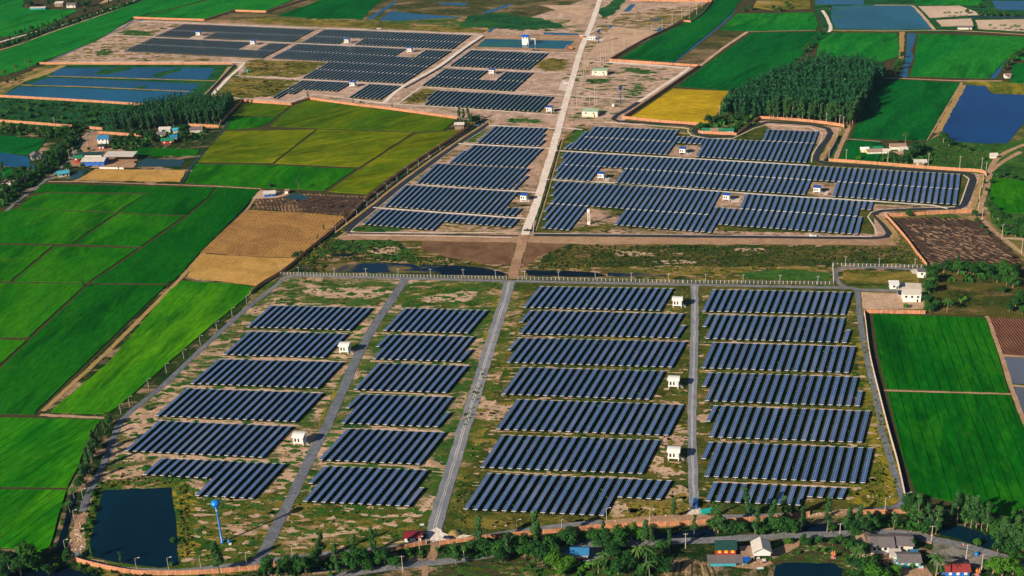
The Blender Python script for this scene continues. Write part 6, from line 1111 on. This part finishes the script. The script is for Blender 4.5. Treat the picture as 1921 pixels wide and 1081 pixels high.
clump('in the right orchard above the paddies', [(k, x, y, h) for k, x, y, h in [('b', 1742, 515, 9), ('b', 1748, 530, 10), ('b', 1743, 550, 9), ('b', 1740, 570, 8), ('b', 1744, 585, 8), ('b', 1756, 578, 7), ('b', 1757, 508, 8), ('b', 1770, 512, 9), ('b', 1784, 510, 10), ('b', 1797, 514, 9), ('e', 1797, 500, 9), ('b', 1812, 512, 9), ('b', 1826, 516, 9), ('b', 1840, 512, 10), ('b', 1855, 516, 9), ('b', 1868, 512, 9), ('b', 1882, 518, 11), ('b', 1895, 524, 12), ('b', 1900, 540, 9), ('b', 1888, 536, 8), ('b', 1870, 530, 8), ('p', 1776, 586, 9), ('n', 1802, 570, 4.5), ('n', 1810, 566, 4), ('b', 1905, 575, 7), ('b', 1893, 585, 6), ('b', 1915, 570, 7), ('b', 1912, 556, 6), ('b', 1784, 574, 5), ('s', 1700, 578, 4), ('b', 1880, 550, 6), ('b', 1918, 590, 6)]])
clump('at the right edge beside the winding track', [('b', 1862, 408, 8), ('b', 1872, 414, 9), ('b', 1884, 424, 10), ('b', 1896, 430, 10), ('b', 1908, 432, 10), ('b', 1920, 436, 10), ('b', 1890, 440, 8), ('b', 1905, 444, 8), ('b', 1917, 448, 8), ('b', 1876, 432, 7), ('b', 1854, 392, 6), ('b', 1850, 360, 4), ('b', 1846, 345, 4), ('b', 1860, 345, 5), ('b', 1872, 334, 5), ('b', 1884, 330, 5), ('b', 1898, 336, 5), ('b', 1912, 340, 5), ('b', 1856, 375, 4), ('b', 1829, 408, 6), ('b', 1833, 418, 5), ('b', 1842, 430, 4), ('b', 1852, 440, 3.5), ('s', 1770, 412, 3), ('b', 1704, 406, 7), ('b', 1865, 398, 6)])
clump('in the right hamlet above the long wall', [('b', 1668, 302, 8), ('b', 1678, 305, 9), ('b', 1690, 306, 9), ('b', 1658, 300, 6), ('b', 1703, 300, 10), ('b', 1712, 296, 12), ('b', 1722, 290, 10), ('b', 1716, 284, 9), ('p', 1698, 270, 9), ('b', 1634, 284, 5), ('b', 1683, 268, 4), ('b', 1700, 308, 6), ('b', 1730, 282, 8), ('b', 1770, 268, 11), ('b', 1780, 274, 8), ('s', 1612, 300, 5), ('b', 1800, 278, 5), ('b', 1818, 284, 5), ('b', 1846, 300, 4)])
clump('around the walled compound', [('b', 1328, 232, 9), ('b', 1318, 246, 9), ('b', 1312, 244, 7), ('b', 1340, 232, 8), ('b', 1352, 228, 8), ('p', 1362, 226, 8), ('p', 1372, 230, 8), ('b', 1380, 228, 9), ('b', 1392, 226, 9), ('b', 1400, 232, 7), ('b', 1385, 240, 7), ('b', 1378, 246, 6), ('n', 1408, 224, 5), ('n', 1396, 236, 5), ('b', 1412, 222, 7), ('b', 1402, 240, 5)])
lr = [(5, 350), (12, 366), (22, 345), (25, 360), (34, 352), (40, 340), (48, 345), (55, 335), (62, 340), (70, 330), (76, 322), (84, 326), (90, 315), (98, 308), (104, 300), (110, 306), (118, 296), (92, 296), (84, 304), (108, 288), (120, 284), (70, 312), (128, 276), (138, 270), (60, 322), (44, 328), (4, 378), (16, 385), (34, 366), (130, 260), (8, 330), (28, 332)]
clump('along the left canal', [('b' if i % 3 else 'e', x, y, 9 if i % 3 else 12) for i, (x, y) in enumerate(lr)])
clump('at the far left hamlet', [('b', x, y, h) for x, y, h in [(8, 240, 7), (24, 244, 8), (40, 243, 7), (60, 247, 7), (78, 250, 7), (95, 252, 8), (112, 254, 8), (128, 250, 9), (142, 246, 9), (152, 244, 8), (150, 290, 6), (153, 306, 6), (156, 316, 6), (167, 284, 5), (215, 262, 5), (225, 270, 7), (240, 268, 7), (248, 262, 8), (262, 258, 8), (278, 262, 9), (285, 268, 7), (344, 262, 9), (342, 250, 9), (354, 246, 6), (298, 262, 4), (125, 318, 6), (112, 310, 6), (235, 250, 6), (382, 246, 5), (255, 308, 4)]])
clump('beside the farm pond and plots', [('b', 508, 352, 5), ('p', 561, 357, 8.5), ('e', 608, 434, 6), ('e', 597, 450, 5), ('b', 556, 486, 6), ('b', 566, 478, 3.5), ('e', 157, 541, 7.5), ('s', 586, 462, 2.5), ('b', 277, 770, 3.5)] )
clump('at the corner of the big yellow-green field', [('e', 862, 226, 14), ('e', 870, 228, 12), ('e', 878, 230, 14), ('e', 884, 234, 12), ('b', 890, 232, 9), ('b', 896, 228, 8), ('e', 866, 236, 9), ('e', 578, 184, 8), ('e', 663, 196, 6), ('e', 736, 203, 5), ('b', 677, 194, 3)])
clump('along the upper left tree road', [('b' if i % 2 else 'e', x, y, 7 if i % 2 else 9) for i, (x, y) in enumerate([(5, 80), (18, 76), (30, 68), (40, 66), (48, 62), (60, 58), (72, 56), (82, 52), (92, 49), (104, 44), (118, 38), (126, 38), (146, 30), (160, 26), (175, 22), (190, 18), (205, 12), (222, 8), (240, 4)])])
clump('left of the ponds', [('p', 10, 150, 10), ('p', 20, 152, 9), ('p', 31, 138, 9), ('p', 54, 128, 10), ('p', 60, 126, 8), ('b', 72, 124, 5), ('b', 14, 158, 6), ('b', 30, 154, 5)])
clump('around the upper left houses', [('b', x, y, h) for x, y, h in [(50, 12, 12), (58, 14, 11), (92, 12, 9), (100, 12, 10), (128, 4, 8), (150, 12, 9), (158, 14, 10), (168, 12, 9), (82, 2, 8), (142, 2, 8)]])
clump('around the far right basins', [('p', x, y, 7) for x, y in [(1772, 33), (1779, 33), (1793, 33), (1802, 32), (1857, 56), (1877, 57), (1884, 57), (1897, 59), (1904, 59), (1910, 60)]] + [('b', x, y, 7) for x, y in [(1836, 30), (1848, 30), (1860, 31), (1872, 31), (1884, 31), (1900, 33), (1814, 26), (1450, 20), (1462, 22), (1478, 18), (1556, 20), (1475, 12), (1838, 16), (1395, 22), (1408, 20)]])
clump('along the far right channel', [('b', x, y, h) for x, y, h in [(1524, 86, 6), (1516, 92, 7), (1510, 98, 8), (1530, 76, 7), (1538, 66, 6), (1692, 110, 7), (1688, 122, 9), (1684, 132, 10), (1680, 140, 9), (1908, 108, 9), (1898, 116, 9), (1890, 124, 8), (1884, 132, 7), (1916, 104, 9), (1545, 50, 4), (1543, 36, 4), (1770, 262, 6)]])
# ---- low vegetation that nobody could count
TUFT = []
for i in range(4):
    r_ = random.Random(60 + i); t = MB()
    for _ in range(16):
        a = r_.uniform(0, 6.28); rr = r_.uniform(0, .55); h = r_.uniform(.35, 1.0); s = .28; x, y = math.cos(a) * rr, math.sin(a) * rr; dx, dy = math.cos(a * 2) * s, math.sin(a * 2) * s
        t.face([(x - dx, y - dy, 0), (x + dx, y + dy, 0), (x + dx * .4 + dx, y + dy * .4, h), (x - dx * .6, y - dy * .6, h * .9)])
    TUFT.append(t)
def scatter(name, lb, polys, m, s0, s1, hz=1.0):
    mg = Merge()
    for poly, sp in polys:
        for p in fillpts(poly, sp, .9):
            s = rnd.uniform(s0, s1) * (rnd.random() ** .5 + .3); mg.add(rnd.choice(TUFT), p, (s, s * hz), rnd.uniform(0, 6.28))
    tag(mg.build(name, m), lb, 'undergrowth', kind='stuff')
MS = [(575, 492), (618, 450), (745, 452), (800, 490), (845, 500), (700, 490), (640, 488)]
scatter('marsh_scrub', 'dark green scrub growing over the marsh strip', [(MS, 2.6), ([(540, 512), (575, 488), (620, 500), (600, 512)], 2.2), ([(1062, 460), (1250, 463), (1690, 463), (1722, 490), (1560, 500), (1200, 500), (1030, 503), (1020, 480)], 2.6), ([(0, 184), (262, 200), (400, 190), (420, 230), (200, 245), (0, 226)], 5), ([(1740, 270), (1850, 285), (1840, 318), (1750, 310)], 4)], 'leaf_m', .7, 1.7, .8)
scatter('reeds', 'yellowish reeds and tall grass on verges and ditch banks', [([(545, 500), (575, 470), (625, 445), (640, 448), (600, 480), (575, 500)], 2.2), ([(760, 480), (845, 486), (900, 494), (870, 498), (780, 500)], 2.0), ([(990, 500), (1060, 490), (1120, 500), (1100, 508), (990, 506)], 2.2), ([(1180, 500), (1480, 500), (1480, 508), (1180, 510)], 3), ([(1670, 450), (1700, 452), (1735, 500), (1710, 498)], 2), ([(1615, 640), (1630, 640), (1680, 900), (1686, 940), (1630, 946), (1620, 900), (1645, 860)], 3.2), ([(334, 912), (350, 908), (360, 1040), (340, 1050)], 1.6), ([(200, 895), (320, 893), (322, 910), (196, 914)], 1.9), ([(1180, 950), (1290, 955), (1285, 965), (1180, 972)], 2.2), ([(900, 960), (880, 985), (850, 985), (840, 960), (870, 900)], 2.6), ([(905, 690), (915, 690), (880, 800), (865, 800)], 2.4)], 'reed', .5, 1.3)
scatter('weeds', 'green weeds and low grass clumps across the solar plant', [([(960, 540), (1290, 540), (1290, 940), (1140, 975), (870, 975), (840, 960), (900, 800)], 5.5), ([(1310, 545), (1605, 548), (1680, 940), (1320, 950)], 6.5), ([(560, 900), (800, 960), (800, 1010), (520, 1040)], 4), ([(370, 935), (480, 945), (480, 1050), (360, 1055)], 3.2), ([(545, 522), (750, 528), (700, 600), (420, 640)], 6), ([(775, 530), (945, 534), (920, 600), (720, 590)], 5), ([(440, 660), (300, 780), (200, 900), (270, 900), (520, 640)], 5)], 'leaf_y', .35, .95)
scatter('garden_undergrowth', 'dense undergrowth between the houses and canals at the bottom', [([(500, 1062), (640, 1052), (800, 1032), (800, 1046), (640, 1072), (500, 1085)], 2.4), ([(830, 1030), (960, 1012), (1130, 998), (1130, 1015), (950, 1040), (830, 1050)], 2.4), ([(960, 1045), (1060, 1050), (1080, 1081), (1000, 1090)], 3), ([(1140, 1040), (1260, 1030), (1240, 1090), (1100, 1090)], 3), ([(1350, 985), (1500, 976), (1500, 1000), (1350, 1004)], 2.2), ([(1600, 975), (1750, 970), (1740, 998), (1610, 990)], 2.6), ([(1580, 1030), (1680, 1040), (1680, 1090), (1590, 1090)], 3), ([(1790, 975), (1921, 990), (1921, 1040), (1870, 1020)], 2.6), ([(1835, 1075), (1860, 1060), (1940, 1075), (1930, 1100), (1840, 1100)], 2.2), ([(190, 900), (185, 930), (165, 1000), (152, 1000), (175, 920)], 1.8), ([(150, 1062), (330, 1084), (480, 1076), (480, 1090), (300, 1100), (150, 1080)], 2.4)], 'leaf_b', .8, 1.7, .9)
scatter('canal_bushes', 'dark bushes crowding the canal banks along the bottom', [([(490, 1064), (640, 1050), (790, 1030), (800, 1040), (640, 1068), (490, 1084)], 3.6), ([(830, 1028), (960, 1014), (1130, 1000), (1130, 1012), (950, 1050), (830, 1046)], 3.6), ([(1350, 988), (1500, 980), (1500, 1000), (1350, 1005)], 3.8), ([(1610, 985), (1740, 985), (1740, 998), (1610, 996)], 4.2), ([(1010, 1060), (1060, 1064), (1100, 1081), (1010, 1090)], 5), ([(1590, 1050), (1670, 1055), (1670, 1090), (1590, 1090)], 5), ([(1140, 1050), (1250, 1040), (1240, 1090), (1110, 1090)], 5)], 'leaf_b', 2.2, 4.0, .8)
scatter('hamlet_bushes', 'dark bushes and hedges around the left hamlets and canal', [([(0, 395), (75, 338), (112, 312), (142, 280), (136, 262), (100, 278), (70, 318), (0, 340)], 4.2), ([(0, 240), (145, 243), (160, 262), (150, 285), (120, 262), (0, 250)], 5), ([(205, 262), (290, 262), (285, 276), (250, 282), (215, 280)], 5), ([(285, 246), (390, 240), (385, 262), (340, 272), (300, 272)], 6), ([(0, 190), (262, 203), (230, 240), (0, 226)], 9), ([(0, 86), (60, 64), (130, 40), (200, 18), (262, 0), (270, 0), (200, 24), (60, 72), (0, 92)], 4.5), ([(1660, 288), (1740, 280), (1760, 300), (1740, 312), (1660, 305)], 5), ([(1320, 225), (1420, 220), (1415, 235), (1380, 250), (1310, 246)], 5), ([(1855, 400), (1921, 415), (1921, 448), (1885, 442)], 5), ([(1738, 508), (1900, 508), (1905, 530), (1745, 530)], 5.5), ([(1738, 530), (1752, 530), (1752, 586), (1738, 586)], 4)], 'leaf_b', 2.0, 4.2, .9)
# rubble heaps
ROCK = MB(); ROCK.tube([(0, 0, 0), (.1, 0, .35), (0, .05, .6)], [.7, .55, .15], 6)
mg = Merge()
for poly, sp in (([(1130, 977), (1200, 968), (1290, 963), (1292, 970), (1180, 980)], 2.4), ([(1505, 964), (1600, 954), (1610, 962), (1520, 972)], 1.7), ([(128, 1020), (150, 980), (160, 985), (155, 1030), (140, 1040)], 1.6), ([(1290, 950), (1315, 950), (1315, 965), (1290, 965)], 1.8), ([(1335, 1050), (1440, 1055), (1440, 1062), (1340, 1060)], 2.2), ([(890, 992), (960, 984), (1000, 980), (960, 990)], 3.4)):
    for p in fillpts(poly, sp, .9): s = rnd.uniform(.3, 1.1); mg.add(ROCK, p, (s, s * .8), rnd.uniform(0, 6))
tag(mg.build('rubble', 'sand'), 'scattered rubble and spoil along the service road', 'rubble', kind='stuff')
p = P(855, 1002); a = MB(); a.tube([(p.x, p.y, 0), (p.x + .2, p.y, .9), (p.x + .5, p.y, 1.6)], [3.4, 2.2, .3], 14); tag(a.build('sand_pile', M['tan'], None, True), 'heap of brown sand right of the bottom gate', 'sand pile')
print('objects', len(bpy.data.objects))
# ------------------------------------------------------------------ air
hz = MB(); hz.box(-2600, -500, -1.0, 2600, 4200, 375.0); m = bpy.data.materials.new('haze'); m.use_nodes = True; t = m.node_tree
for n_ in list(t.nodes):
    if n_.type == 'BSDF_PRINCIPLED': t.nodes.remove(n_)
pv = t.nodes.new('ShaderNodeVolumePrincipled'); pv.inputs['Color'].default_value = (.35, .68, 1.0, 1); pv.inputs['Density'].default_value = .000020
t.links.new(pv.outputs[0], t.nodes['Material Output'].inputs['Volume']); tag(hz.build('haze', m), 'thin blue haze in the air over the plain', kind='stuff')
